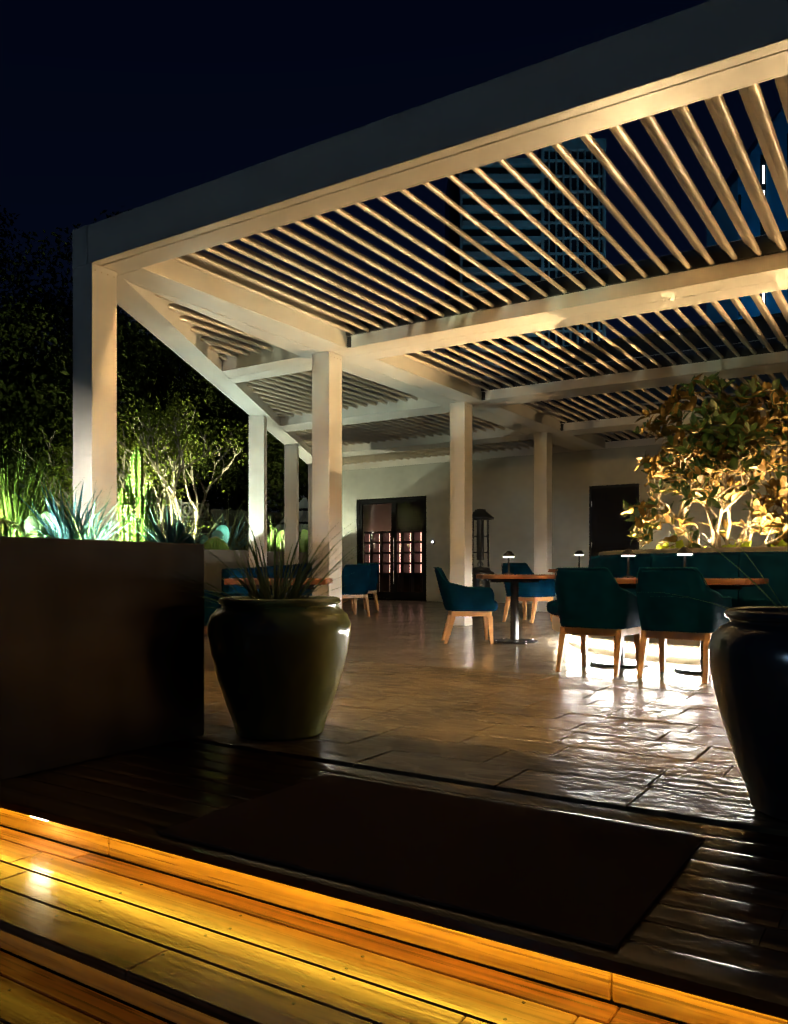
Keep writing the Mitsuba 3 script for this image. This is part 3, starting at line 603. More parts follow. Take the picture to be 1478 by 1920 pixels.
# ------------------------------------------------------------------ blades, rosettes, cacti
def blade(base, az, elev, L, w, droop=0.5, n=6, fold=0.35, twist=0.0, tip=0.04):
    t = np.linspace(0, 1, n + 1); d = L / n; pos = [np.array(base, float)]; e = elev
    for i in range(n):
        pos.append(pos[-1] + d * np.array([math.cos(az) * math.cos(e), math.sin(az) * math.cos(e), math.sin(e)])); e -= droop / n * (0.4 + 1.2 * i / n)
    pos = np.array(pos); side = np.array([-math.sin(az + twist), math.cos(az + twist), 0.0])
    wd = w * np.maximum(tip, (1 - t ** 2.2) * (0.65 + 0.7 * np.minimum(t * 4, 1) * 0.5)); up = np.array([0, 0, 1.0])
    l = pos + side * wd[:, None] / 2 + up * (fold * wd)[:, None] / 2; r = pos - side * wd[:, None] / 2 + up * (fold * wd)[:, None] / 2
    v = np.stack([l, pos, r], 1).reshape(-1, 3); f = []
    for i in range(n):
        a, b = 3 * i, 3 * i + 3
        f += [[a, a + 1, b + 1], [a, b + 1, b], [a + 1, a + 2, b + 2], [a + 1, b + 2, b + 1]]
    return tm(v, np.array(f))
def tuft(x, y, z, n, L, w, spread=(0.3, 1.5), droop=(0.2, 0.9), r=0.03, seed=0, az=None):
    g = np.random.default_rng(seed); ms = []
    for i in range(n):
        a = g.uniform(0, 2 * PI) if az is None else g.normal(az[0], az[1]); q = r * math.sqrt(g.uniform())
        ms.append(blade((x + q * math.cos(a), y + q * math.sin(a), z), a + g.normal(0, 0.3), g.uniform(*spread), L * g.uniform(0.6, 1.1), w * g.uniform(0.8, 1.2), g.uniform(*droop), 7, 0.35, g.normal(0, 0.5)))
    return cat(ms)
def plant(name, label, catg, mesh, mat, part='foliage', group=None, smooth=False):
    k = thing(name, label, catg, group); obj(f'{k}__{part}', mesh, mat, smooth); return k
k = plant('spiky_grass', 'long thin dark green blades spraying out of the olive urn', 'plant', tuft(p1[0] - 0.04, p1[1], 0.575, 95, 0.58, 0.013, (0.18, 1.4), (0.1, 0.75), 0.10, 11), 'dark_grass', 'blades')
k = plant('spiky_grass', 'few long arching blades growing from the dark urn at the right edge', 'plant', tuft(p2[0], p2[1], 0.575, 9, 0.72, 0.007, (0.3, 1.0), (0.3, 0.8), 0.10, 12), 'dark_grass', 'blades')
dg = [blade((p1[0] + 0.12 * math.cos(a), p1[1] + 0.12 * math.sin(a), 0.575), a, 0.5, 0.2, 0.05, 0.9, 5, 0.4) for a in np.linspace(-1.6, 0.7, 9)]
plant('low_succulent', 'low broad leaved succulent at the right inside the olive urn', 'plant', cat(dg), 'dark_grass', 'leaf')

def cactus_column(p0, h, r, ribs=6, lean=(0, 0), seed=0):
    g = np.random.default_rng(seed); n = 12; k = ribs * 4; t = np.linspace(0, 1, n)
    an = np.arange(k) * 2 * PI / k + g.uniform(0, 1); prof = 0.72 + 0.28 * np.cos(ribs * (an - an[0]))
    rr = r * np.where(t < 0.9, 0.9 + 0.1 * np.sin(t * 9), 1) * np.sqrt(np.clip(1 - np.clip((t - 0.86) / 0.14, 0, 1) ** 2, 0.02, 1))
    c = np.column_stack([p0[0] + lean[0] * t ** 1.5, p0[1] + lean[1] * t ** 1.5, p0[2] + h * t])
    v = np.stack([c[:, None, 0] + rr[:, None] * prof * np.cos(an), c[:, None, 1] + rr[:, None] * prof * np.sin(an), np.broadcast_to(c[:, None, 2], (n, k))], -1).reshape(-1, 3)
    i, j = np.meshgrid(np.arange(n - 1), np.arange(k), indexing='ij')
    q = np.stack([i * k + j, i * k + (j + 1) % k, (i + 1) * k + (j + 1) % k, (i + 1) * k + j], -1).reshape(-1, 4)
    v = np.vstack([v, c[-1] + [0, 0, r * 0.1]]); f = np.vstack([q[:, [0, 1, 2]], q[:, [0, 2, 3]], np.stack([(n - 1) * k + np.arange(k), (n - 1) * k + (np.arange(k) + 1) % k, np.full(k, n * k)], 1)])
    sp = []
    for b in range(ribs):
        a = an[0] + b * 2 * PI / ribs
        for z in np.arange(0.04, 0.96, 0.022 / h):
            cc = np.array([np.interp(z, t, c[:, m]) for m in range(3)]); q_ = np.interp(z, t, rr); o = np.array([math.cos(a), math.sin(a), 0]); s = np.array([-math.sin(a), math.cos(a), 0])
            b0 = cc + o * q_ * 0.98
            sp.append(hull([b0 + s * 0.0035, b0 - s * 0.0035, b0 + [0, 0, 0.008], b0 - [0, 0, 0.004], b0 + o * 0.009 + [0, 0, 0.006]]))
    return tm(v, f), cat(sp)
def cactus(name, label, cols, group=None):
    k = thing(name, label, 'cactus', group)
    for i, (p0, h, r, lean) in enumerate(cols):
        m, s = cactus_column(p0, h, r * 1.3, 6 if r > 0.016 else 5, lean, 31 + i)
        q = obj(k + '__stem', m, 'cactus_green', 50); obj(q + '__spines', s, 'cactus_spine')
    return k
def pad(c, w, h, az, tilt=0.15):
    m = trimesh.creation.icosphere(3); v = m.vertices.copy(); s = 0.78 + 0.22 * v[:, 2]
    v = v * [w / 2, 0.012, h / 2]; v[:, 0] *= s
    m = trimesh.Trimesh(v + [0, 0, h / 2], m.faces, process=False)
    m.apply_transform(trimesh.transformations.euler_matrix(tilt, 0.0, 0)); m = turn(m, az); return move(m, c)
def pads(label, items, mat, group='paddle cacti in the planters'):
    k = thing('paddle_cactus', label, 'cactus', group)
    for c, w, h, az, tl in items: obj(k + '__pad', pad(c, w, h, az, tl), mat, 60)
    return k
def barrel(label, c, r, h=0.9):
    k = thing('barrel_cactus', label, 'cactus')
    n = 22; an = np.linspace(0, 2 * PI, n * 6, endpoint=False); ph = np.linspace(-0.5, PI / 2, 18); pts = []
    rr = r * (0.9 + 0.1 * np.cos(n * an))
    v = np.stack([np.cos(ph)[:, None] * rr * np.cos(an), np.cos(ph)[:, None] * rr * np.sin(an), np.broadcast_to(h * r * np.sin(ph)[:, None], (18, len(an)))], -1).reshape(-1, 3) + c
    kk = len(an); i, j = np.meshgrid(np.arange(17), np.arange(kk), indexing='ij')
    q = np.stack([i * kk + j, i * kk + (j + 1) % kk, (i + 1) * kk + (j + 1) % kk, (i + 1) * kk + j], -1).reshape(-1, 4)
    obj(k + '__body', tm(v, q), 'cactus_green', 60)
    g = np.random.default_rng(5); sp = []
    for b in range(n):
        for p_ in np.linspace(-0.2, PI / 2, 12):
            a = b * 2 * PI / n; o = np.array([math.cos(a) * math.cos(p_), math.sin(a) * math.cos(p_), h * math.sin(p_)]); b0 = np.asarray(c) + o * r
            for _ in range(4):
                d = o + g.normal(0, 0.6, 3); d /= np.linalg.norm(d); s = np.cross(d, [0, 0, 1.0]) + 1e-6; s /= np.linalg.norm(s)
                sp.append(tm([b0 + s * 0.0015, b0 - s * 0.0015, b0 + d * 0.024], [[0, 1, 2]])); 
    obj(k + '__spines', cat(sp), 'barrel_spines'); return k
bsdf('barrel_spines', two(pr((0.42, 0.36, 0.12), 0.7)))

# near planter of bronzed steel
k = thing('bronze_planter', 'long dark bronze planter in the left foreground, lit plants along its top', 'planter')
px0, px1, py0, py1, pz = -1.4, 2.27, -3.6, -1.05, 0.937
t_ = 0.012
obj(k + '__panel', box((px1 - t_, py0, 0.002), (px1, py1, pz), 0.003), 'bronze_patina')
obj(k + '__panel', box((px0, py1 - t_, 0.002), (px1 - t_ - 0.001, py1, pz - 0.001), 0.003), 'bronze_patina')
obj(k + '__panel', box((px0, py0, -0.3), (px1 - t_ - 0.001, py0 + t_, pz - 0.001), 0.003), 'bronze_patina')
obj(k + '__panel', box((px0, py0 + t_ + 0.001, 0.002), (px0 + t_, py1 - t_ - 0.001, pz - 0.001), 0.003), 'bronze_patina')
obj(k + '__rim', cat([box((px1 - 0.05, py0 + 0.02, pz - 0.022), (px1 - t_ - 0.002, py1 - t_ - 0.002, pz - 0.002)), box((px0 + 0.02, py1 - 0.05, pz - 0.023), (px1 - 0.052, py1 - t_ - 0.002, pz - 0.003))]), 'bronze_patina')
SZ = pz - 0.045
obj(k + '__soil', box((px0 + 0.014, py0 + 0.014, 0.3), (px1 - 0.014, py1 - 0.014, SZ)), 'gravel_pale')
def on(u, d, z=SZ): x, y = cam_xy(u, d); return np.array([x, y, z])
# euphorbia-like tall cactus
c0 = on(257, 4.08)
def cc(u, dd=0.0): return on(u, 4.08 + dd)
cactus('column_cactus', 'tall bright green candelabra cactus right of the first post, at the planter corner',
       [(cc(259, 0.06), 0.535, 0.024, (-0.01, 0.0)), (cc(247, 0.05), 0.40, 0.017, (-0.02, 0.0)), (cc(236), 0.33, 0.018, (-0.03, 0.0)), (cc(246, -0.06), 0.24, 0.02, (-0.012, -0.01)), (cc(262, -0.07), 0.29, 0.021, (0.008, 0)),
        (cc(272), 0.36, 0.018, (0.022, 0.0)), (cc(281, -0.03), 0.22, 0.019, (0.02, 0)), (cc(254, -0.1), 0.17, 0.018, (0.0, 0)), (cc(270, -0.09), 0.20, 0.018, (0.0, 0)), (cc(230, -0.05), 0.25, 0.016, (-0.02, 0)), (cc(280, 0.06), 0.31, 0.016, (0.03, 0))])
plant('tall_grass', 'tall clump of bright green grass at the left edge behind the planter rim', 'grass', tuft(*on(28, 4.45), 170, 0.50, 0.012, (0.75, 1.5), (0.1, 1.0), 0.10, 3), 'grass_green', 'blades')
plant('tall_grass', 'dim taller grass rising behind the bright clump at the left edge', 'grass', tuft(*on(18, 4.75), 70, 0.66, 0.008, (1.15, 1.5), (0.1, 0.5), 0.10, 4), 'grass_green', 'blades')
barrel('small golden spined barrel cactus at the far left edge of the planter', on(6, 4.0, SZ + 0.06), 0.105)
pads('pale green paddle cactus between the bright grass and the blue agave', [(on(62, 4.25), 0.10, 0.20, 0.5, 0.1), (on(78, 4.3), 0.11, 0.19, 0.8, -0.1), (on(100, 4.25), 0.12, 0.21, 0.45, 0.15), (on(88, 4.35, SZ + 0.05), 0.10, 0.18, 0.9, 0.0)], 'pad_green')
pads('small lime paddle cactus low against the rim below the bright grass', [(on(58, 4.05), 0.09, 0.115, 0.6, -0.2), (on(74, 4.02), 0.08, 0.10, 0.3, -0.1), (on(86, 4.05), 0.075, 0.095, 0.9, -0.15), (on(66, 4.0), 0.07, 0.09, 0.5, 0.2)], 'pad_lime')
plant('blue_agave_plant', 'blue green narrow leaved agave left of the first post', 'agave', tuft(*on(128, 4.1), 46, 0.38, 0.019, (0.6, 1.5), (0.0, 0.5), 0.035, 6), 'blue_agave', 'leaves')
plant('blue_agave_plant', 'small blue green agave in front of the foot of the first post', 'agave', tuft(*on(162, 4.0), 44, 0.30, 0.016, (0.4, 1.4), (0.0, 0.4), 0.03, 8), 'blue_agave', 'leaves')
plant('wispy_grass', 'thin dark blades arching in front of the foot of the first post', 'grass', tuft(*on(165, 3.95), 26, 0.42, 0.006, (0.3, 1.3), (0.0, 0.5), 0.10, 9), 'dark_grass', 'blades')
plant('wispy_grass', 'thin pale stems rising in front of the warm side of the first post', 'grass', tuft(*on(190, 4.02), 12, 0.27, 0.006, (0.7, 1.4), (0.1, 0.7), 0.04, 10), 'pale_grass', 'blades')
plant('blue_agave_plant', 'teal agave rosette with pale base, right of the candelabra cactus', 'agave', tuft(*on(322, 4.0), 54, 0.25, 0.018, (0.5, 1.5), (-0.1, 0.3), 0.03, 13), 'blue_agave', 'leaves')
plant('wispy_grass', 'thin grey stems fanning behind the teal agave rosette', 'grass', tuft(*on(315, 4.02), 16, 0.30, 0.004, (0.6, 1.4), (0.0, 0.4), 0.04, 14), 'pale_grass', 'blades')
pads('teal paddle cactus at the right end of the bronze planter', [(on(338, 4.02), 0.075, 0.155, 0.5, 0.1), (on(349, 4.02), 0.08, 0.10, 0.7, -0.1), (on(358, 4.03), 0.06, 0.085, 0.4, 0.1), (on(330, 4.04), 0.07, 0.14, 0.9, 0.0)], 'pad_teal')
pads('green paddle cactus at the foot of the candelabra cactus, left side', [(on(232, 4.15), 0.09, 0.14, 0.5, 0.05), (on(284, 4.1), 0.06, 0.09, 0.7, 0.0)], 'pad_green')

# long planter along the slanting side, with its bench
Q = np.array([-0.5, 0.8660]); N = np.array([-0.8660, -0.5]); O = np.array([-0.208, 0.0])
def qp(s, o, z): p = O + Q * s + N * o; return np.array([p[0], p[1], z])
def qbox(s0, s1, o0, o1, z0, z1, c=0.0):
    """box along the slanting line; z may be a function of y"""
    m = box((s0, o0, 0), (s1, o1, 1), c); v = m.vertices; P3 = O + v[:, :1] * Q + v[:, 1:2] * N
    zz = fl(P3[:, 1]); m2 = trimesh.Trimesh(np.column_stack([P3, (z0 + zz) * (1 - v[:, 2]) + (z1 + zz) * v[:, 2]]), m.faces, process=False)
    if m2.volume < 0: m2.invert()
    return m2
RZ = 1.055
k = thing('long_planter', 'long low planter behind the slanting row of posts, full of lit desert plants', 'planter')
obj(k + '__wall', qbox(2.6, 12.6, 0.02, 0.14, 0.0, RZ, 0.006), 'planter_render')
obj(k + '__wall', qbox(2.6, 12.6, 1.5, 1.62, 0.0, RZ, 0.006), 'planter_render')
obj(k + '__wall', qbox(2.602, 2.72, 0.142, 1.498, 0.0, RZ - 0.001, 0.006), 'planter_render')
obj(k + '__soil', qbox(2.722, 12.6, 0.142, 1.498, 0.2, RZ - 0.06), 'gravel_pale')
k = thing('long_bench', 'teal upholstered bench running along the slanting row of posts', 'bench')
for s in np.arange(3.2, 12.0, 1.47):
    obj(k + '__seat_cushion', qbox(s, s + 1.46, -0.95, -0.42, 0.34, 0.46, 0.03), 'teal_velvet')
    obj(k + '__backrest', qbox(s, s + 1.46, -0.415, -0.285, 0.44, 0.84, 0.03), 'teal_velvet')
obj(k + '__base', qbox(3.2, 12.0, -0.90, -0.3, 0.02, 0.338, 0.004), 'oak')
def qon(u, d, z=None):
    x, y = cam_xy(u, d); return np.array([x, y, (RZ - 0.06 + float(fl(y))) if z is None else z])
def span(u, o):
    """depth at which photo column u crosses the line at offset o behind the row of posts"""
    lo, hi = 3.0, 40.0
    f = lambda d: (np.array(cam_xy(u, d)) - O) @ N - o
    for _ in range(60):
        m = 0.5 * (lo + hi)
        if f(m) < 0: lo = m
        else: hi = m
    return m
def qplant(u, o, dz=0.0):
    d = span(u, o); x, y = cam_xy(u, d); return np.array([x, y, RZ - 0.06 + float(fl(y)) + dz]), d / 1536
p_, s_ = qplant(404, 0.30, 0.02); barrel('grey green barrel cactus low in the long planter, left of the spiky agave', p_, 27 * s_, 1.2)
p_, s_ = qplant(425, 0.45); plant('blue_agave_plant', 'spiky pale green agave in the long planter behind the spiky urn plant', 'agave', tuft(*p_, 60, 85 * s_, 3.6 * s_, (0.35, 1.5), (-0.1, 0.4), 0.05, 21), 'blue_agave', 'leaves')
plant('wispy_grass', 'thin grey stems nodding above the spiky pale agave', 'grass', tuft(*p_, 26, 130 * s_, 1.6 * s_, (0.9, 1.5), (0.0, 1.4), 0.08, 22), 'pale_grass', 'blades')
p_, s_ = qplant(384, 0.5); pads('teal paddle cactus rising behind the small barrel cactus', [(p_, 24 * s_, 40 * s_, 0.4, 0.0), (p_ + [0.15, 0.1, 0.05], 28 * s_, 44 * s_, 0.7, 0.1)], 'pad_teal')
p_, s_ = qplant(417, 0.35); pads('dark teal paddle cactus beside the spiky pale agave', [(p_ + [0, 0, 0.12], 34 * s_, 44 * s_, 0.5, 0.0), (p_, 20 * s_, 30 * s_, 0.6, 0.0)], 'pad_teal')
p_, s_ = qplant(512, 0.35); pads('lime paddle cactus between the second and third slanting posts', [(p_ + [dx, dx * 0.3, dz], 24 * s_, 40 * s_, az, 0.1) for dx, dz, az in ((-0.18, 0, .4), (-0.05, 0.02, .9), (0.1, 0.0, .3), (0.2, 0.08, .6), (0.02, 0.14, .7), (0.26, 0.0, .5))], 'pad_lime')
plant('tall_grass', 'thin yellow green blades around the lime paddle cactus', 'grass', tuft(*p_, 50, 70 * s_, 1.6 * s_, (0.6, 1.5), (0.0, 0.5), 0.25, 23), 'grass_green', 'blades')
plant('wispy_grass', 'dry nodding stems above the lime paddle cactus', 'grass', tuft(*p_, 22, 110 * s_, 1.3 * s_, (0.9, 1.5), (0.0, 1.6), 0.3, 24), 'pale_grass', 'blades')
p_, s_ = qplant(570, 0.35); pads('pale green paddle cactus seen past the third slanting post', [(p_ + [dx, dx * 0.3, dz], 20 * s_, 30 * s_, az, 0.1) for dx, dz, az in ((-0.16, 0, .4), (-0.02, 0.05, .9), (0.1, 0.0, .3), (0.02, 0.24, .6))], 'pad_lime')
plant('tall_grass', 'thin blades above the pale paddle cactus by the third slanting post', 'grass', tuft(*p_, 30, 75 * s_, 1.4 * s_, (0.8, 1.5), (0.0, 0.9), 0.15, 26), 'grass_green', 'blades')
p_, s_ = qplant(455, 0.5); plant('wispy_grass', 'tangle of dark dry stems left of the first slanting post', 'grass', tuft(*p_, 60, 80 * s_, 1.5 * s_, (0.5, 1.5), (0.0, 1.3), 0.25, 27), 'dark_grass', 'blades')
p_, s_ = qplant(300, 0.9); plant('wispy_grass', 'tangle of dark dry stems behind the candelabra cactus', 'grass', tuft(*p_, 60, 90 * s_, 1.6 * s_, (0.5, 1.5), (0.0, 1.3), 0.25, 28), 'dark_grass', 'blades')
p_, s_ = qplant(350, 0.8); plant('wispy_grass', 'arching straw coloured stems over the teal paddle cactus', 'grass', tuft(*p_, 26, 110 * s_, 1.6 * s_, (0.3, 1.3), (0.0, 1.4), 0.25, 29), 'pale_grass', 'blades')

# ------------------------------------------------------------------ trees
def grow(base, dir0, L, r, levels, g, spread=0.55, kids=(2, 3), up=0.15, shrink=0.72, wig=0.12):
    """branch polylines with radii and the tips with their directions"""
    br, tips = [], []
    def rec(p, d, L, r, lv):
        n = 5; pts = [p]; dd = d
        for i in range(n):
            dd = dd + g.normal(0, wig, 3) + [0, 0, up * 0.3]; dd /= np.linalg.norm(dd); pts.append(pts[-1] + dd * L / n)
        br.append((np.array(pts), np.linspace(r, r * 0.62, n + 1)))
        if lv == 0: tips.append((pts[-1], dd)); return
        m = g.integers(kids[0], kids[1] + 1); ph = g.uniform(0, 2 * PI)
        a = np.cross(dd, [0.3, 0.2, 1]); a /= np.linalg.norm(a); b = np.cross(dd, a)
        for i in range(m):
            an = ph + i * 2 * PI / m + g.normal(0, 0.3); s = spread * g.uniform(0.6, 1.3)
            nd = dd * math.cos(s) + (a * math.cos(an) + b * math.sin(an)) * math.sin(s) + [0, 0, up]; nd /= np.linalg.norm(nd)
            rec(pts[-1], nd, L * shrink * g.uniform(0.8, 1.15), r * 0.62, lv - 1)
        if lv >= 2 and g.uniform() < 0.7: tips.append((pts[3], dd))
    rec(np.asarray(base, float), np.asarray(dir0, float) / np.linalg.norm(dir0), L, r, levels)
    return br, tips
def leaf(base, d, nrm, L, w, bend=0.25):
    d = d / np.linalg.norm(d); s = np.cross(d, nrm); s /= np.linalg.norm(s) + 1e-9; n = np.cross(s, d)
    v, rows = [], ((0.0, 0.08), (0.3, 0.85), (0.6, 1.0), (0.85, 0.55), (1.0, 0.02))
    for t, q in rows:
        c = base + d * L * t - n * bend * L * t * t
        v += [c - s * w * q / 2 + n * 0.12 * w * q, c, c + s * w * q / 2 + n * 0.12 * w * q]
    f = []
    for i in range(4):
        a, b = 3 * i, 3 * i + 3; f += [[a, a + 1, b + 1], [a, b + 1, b], [a + 1, a + 2, b + 2], [a + 1, b + 2, b + 1]]
    v = np.array(v); f = np.array(f)
    fn = np.cross(v[f[4][1]] - v[f[4][0]], v[f[4][2]] - v[f[4][0]])
    return v, (f if fn @ n > 0 else f[:, ::-1])
# the magnolia over the bench
g = np.random.default_rng(42)
mb = np.array([*cam_xy(1348, 8.75), zb + 0.92])
k = thing('magnolia_tree', 'broad glossy leaved tree with orange leaf undersides, lit from below in the round planter', 'tree')
BR, TIPS = [], []
stems = [((-0.55, 0.78), 1.0), ((-0.15, 1.15), 1.0), ((0.12, 1.3), 1.0), ((0.5, 1.0), 1.0), ((-0.9, 0.42), 0.85), ((0.85, 0.55), 0.85), ((-0.05, 0.9), 0.9)]
for i, ((lx, lz), L) in enumerate(stems):
    d0 = RT * lx + FW * g.uniform(-0.45, 0.45) + np.array([0, 0, lz])
    b_, t_2 = grow(mb + RT * 0.03 * (i - 3) + FW * g.uniform(-0.05, 0.05), d0, 0.55 * L, 0.024, 3, g, 0.6, (2, 3), 0.16, 0.66, 0.13); BR += b_; TIPS += t_2
for lx in (-0.62, -0.35, -0.15, 0.12, 0.3, 0.5):       # low shoots round the foot
    b_, t_2 = grow(mb + RT * lx * 0.4 - FW * 0.15, RT * lx * 1.4 - FW * 0.3 + np.array([0, 0, 0.32]), 0.26, 0.011, 1, g, 0.6, (2, 3), 0.1, 0.7, 0.15); BR += b_; TIPS += t_2
def crown_ok(p):
    q = p - mb; a, b, h = q @ RT, q @ FW, q[2]
    if h < 0.02 or h > 1.86: return False
    if h > 0.95: return -0.80 < a < 0.78 and abs(b) < 0.85 and not (h > 1.72 and a < -0.45)
    if h > 0.62: return -0.66 < a < 0.85
    return -0.98 < a < 0.85
BR = [b for b in BR if crown_ok(b[0][-1]) or b[1][0] > 0.02]
obj(k + '__trunk', cat([tube(p, r, 8) for p, r in BR if r[0] > 0.013]), 'bark_pale', 40)
obj(k + '__twigs', cat([tube(p, r, 6) for p, r in BR if r[0] <= 0.013]), 'bark_pale', 40)
LV = []
extra = []
while len(extra) < 230:                                # the dense upper crown
    q = np.array([g.uniform(-0.8, 0.78), g.uniform(-0.7, 0.7), g.uniform(0.85, 1.85)])
    e = (q[0] / 0.84) ** 2 + (q[1] / 0.75) ** 2 + ((q[2] - 1.32) / 0.58) ** 2
    if e < 1 and meshkit.noise(q * 3.2, 5) > 0.36: extra.append((mb + RT * q[0] + FW * q[1] + np.array([0, 0, q[2]]), RT * q[0] + FW * q[1] + np.array([0, 0, 0.5])))
for a_, h_ in [(g.normal(-0.72, 0.13), g.normal(0.40, 0.10)) for _ in range(20)] + [(g.normal(0.62, 0.15), g.normal(0.55, 0.2)) for _ in range(26)] + [(g.normal(0.1, 0.35), g.normal(0.35, 0.2)) for _ in range(14)]:
    extra.append((mb + RT * a_ + FW * g.uniform(-0.35, 0.3) + np.array([0, 0, max(0.12, h_)]), RT * a_ + np.array([0, 0, 0.4])))
for p, d in [t for t in TIPS if crown_ok(t[0])] + extra:
    d = d / np.linalg.norm(d); a = np.cross(d, [0.2, 0.3, 1]); a /= np.linalg.norm(a); b = np.cross(d, a); ph = g.uniform(0, 2 * PI)
    for i in range(g.integers(6, 10)):
        an = ph + i * 2.4; s = g.uniform(0.5, 1.25); ld = d * math.cos(s) + (a * math.cos(an) + b * math.sin(an)) * math.sin(s)
        L = g.uniform(0.11, 0.18)
        LV.append(leaf(p + d * g.uniform(-0.04, 0.02), ld, d + np.array([0, 0, 0.5]) + g.normal(0, 0.25, 3), L, L * g.uniform(0.36, 0.46), g.uniform(-0.1, 0.35)))
LAMPS_AT = [mb + RT * a_ + FW * b_ + np.array([0, 0, h_]) for a_, b_, h_ in ((-0.22, -0.34, 0.07), (0.32, -0.32, 0.07), (-0.8, 0.2, 0.0))]
def clear(m):
    c = m[0].mean(0); q = c - mb
    if any(np.linalg.norm(c - l) < 0.17 for l in LAMPS_AT): return False
    if any(np.linalg.norm((c - l)[:2]) < 0.20 and -0.1 < (c - l)[2] < 0.42 for l in LAMPS_AT[:2]): return False
    return not (q[2] < 0.62 and abs(q @ RT + 0.02) < 0.30 and g.uniform() < 0.75)
LV = [m for m in LV if crown_ok(m[0].mean(0)) and clear(m)]
def score(m):
    c = m[0].mean(0) - CAM; d = c @ FW; return d - (0.7 if c[2] < 0.95 else 0)
LV.sort(key=score)
for v, f in LV[:240]: obj(k + '__leaf', tm(v, f), 'magnolia_leaf', True)
def join(ms):
    n = 0; V, F = [], []
    for v, f in ms: V.append(v); F.append(f + n); n += len(v)
    return tm(np.vstack(V), np.vstack(F))
tag(obj(k + '__crown', join(LV[240:]), 'magnolia_leaf', True), None, kind='stuff')
YL = []
for i in range(26):
    a_ = g.uniform(-0.75, 0.7); b0 = mb + RT * a_ - FW * g.uniform(0.1, 0.5) + np.array([0, 0, 0.0])
    for _ in range(g.integers(2, 5)): YL.append(leaf(b0 + [0, 0, g.uniform(0.0, 0.10)], RT * g.normal(0, 0.8) + np.array([0, 0, 0.8]) - FW * 0.2, -FW + g.normal(0, 0.5, 3), g.uniform(0.07, 0.12), g.uniform(0.05, 0.085), 0.1))
YL = [m for m in YL if all(np.linalg.norm(m[0].mean(0) - l) > 0.14 for l in LAMPS_AT)]
plant('young_shrub', 'low bright yellow green leaves around the foot of the magnolia', 'shrub', join(YL), 'young_leaf', 'leaves', None, True)
def leaves(P, D, Nn, L, W):
    """many small four-sided leaves at once"""
    D = D / np.linalg.norm(D, axis=1, keepdims=True); S_ = np.cross(D, Nn); S_ /= np.linalg.norm(S_, axis=1, keepdims=True) + 1e-9
    Nn = np.cross(S_, D); L, W = L[:, None], W[:, None]
    c = P + D * L * 0.5
    v = np.stack([P, c - S_ * W / 2 + Nn * W * 0.12, P + D * L - Nn * L * 0.15, c + S_ * W / 2 + Nn * W * 0.12, c], 1).reshape(-1, 3)
    k_ = np.arange(len(P))[:, None] * 5
    f = np.concatenate([k_ + [0, 1, 4], k_ + [1, 2, 4], k_ + [2, 3, 4], k_ + [3, 0, 4]])
    return tm(v, f)
# lit shrubby tree beyond the long planter
def small_tree(name, label, base, H_, n_stem, mat, bark, seed, leafL, per, levels=4, spreadx=0.5, dens=1.0, group=None):
    g = np.random.default_rng(seed); k = thing(name, label, 'tree', group); br, tp = [], []
    for i in range(n_stem):
        d0 = RT * g.normal(0, spreadx) + FW * g.normal(0, spreadx) + np.array([0, 0, 1.0])
        b_, t_3 = grow(np.asarray(base) + RT * g.normal(0, 0.12), d0, H_ * 0.34, H_ * 0.016, levels, g, 0.5, (2, 3), 0.14, 0.68, 0.12); br += b_; tp += t_3
    obj(k + '__trunk', cat([tube(p, r, 7) for p, r in br if r[0] > H_ * 0.006]), bark, 40)
    obj(k + '__twigs', cat([tube(p, r, 5) for p, r in br if r[0] <= H_ * 0.006]), bark, 40)
    P_, D_ = np.array([t[0] for t in tp]), np.array([t[1] for t in tp]); m_ = int(per * dens)
    P_, D_ = np.repeat(P_, m_, 0), np.repeat(D_, m_, 0); n = len(P_)
    tag(obj(k + '__crown', leaves(P_ + g.normal(0, leafL * 1.6, (n, 3)), D_ + g.normal(0, 0.8, (n, 3)), g.normal(0, 1, (n, 3)) + [0, 0, 0.8], leafL * g.uniform(0.7, 1.3, n), leafL * 0.5 * g.uniform(0.8, 1.2, n)), mat, True), None, kind='stuff')
    return k
tb = cam_xy(330, 16.8); small_tree('garden_tree', 'floodlit small tree with pale branches and yellow green leaves behind the planter', (tb[0], tb[1], 0.0), 4.5, 6, 'shrub_leaf', 'bark_pale', 61, 0.10, 15, 4, 0.36)
tb = cam_xy(262, 17.2); small_tree('garden_tree', 'thinner floodlit tree right beside the first post, part hidden by it', (tb[0], tb[1], 0.0), 4.3, 3, 'shrub_leaf', 'bark_pale', 62, 0.09, 10, 4, 0.28)
def big_tree(label, u, d, H_, R, seed, n=16000, zc=0.62, leafL=0.17):
    x, y = cam_xy(u, d); g = np.random.default_rng(seed); k = thing('dark_tree', label, 'tree', 'dark trees against the night sky')
    br, tp = grow((x, y, -0.5), (g.normal(0, .08), g.normal(0, .08), 1), H_ * 0.26, H_ * 0.022, 3, g, 0.6, (3, 3), 0.1, 0.7, 0.1)
    obj(k + '__trunk', cat([tube(p, r, 6) for p, r in br]), 'bark_dark', 40)
    cl = np.array([np.array([x, y, H_ * zc]) + g.normal(0, 1, 3) * [R * 0.5, R * 0.5, H_ * 0.19] for _ in range(60)])
    q = g.normal(0, 1, (n, 3)); q /= np.linalg.norm(q, axis=1, keepdims=True)
    P_ = cl[np.arange(n) % 60] + q * g.uniform(0.3, 1.0, (n, 1)) * R * 0.28 * [1, 1, 0.8]
    tag(obj(k + '__crown', leaves(P_, g.normal(0, 1, (n, 3)) + [0, 0, -0.3], g.normal(0, 1, (n, 3)) + [0, 0, 0.8], leafL * g.uniform(0.6, 1.3, n), leafL * 0.5 * g.uniform(0.7, 1.2, n)), 'night_leaf', True), None, kind='stuff')
big_tree('tall dark tree at the far left, its crown fading into the night sky', 60, 21.0, 9.6, 3.6, 71)
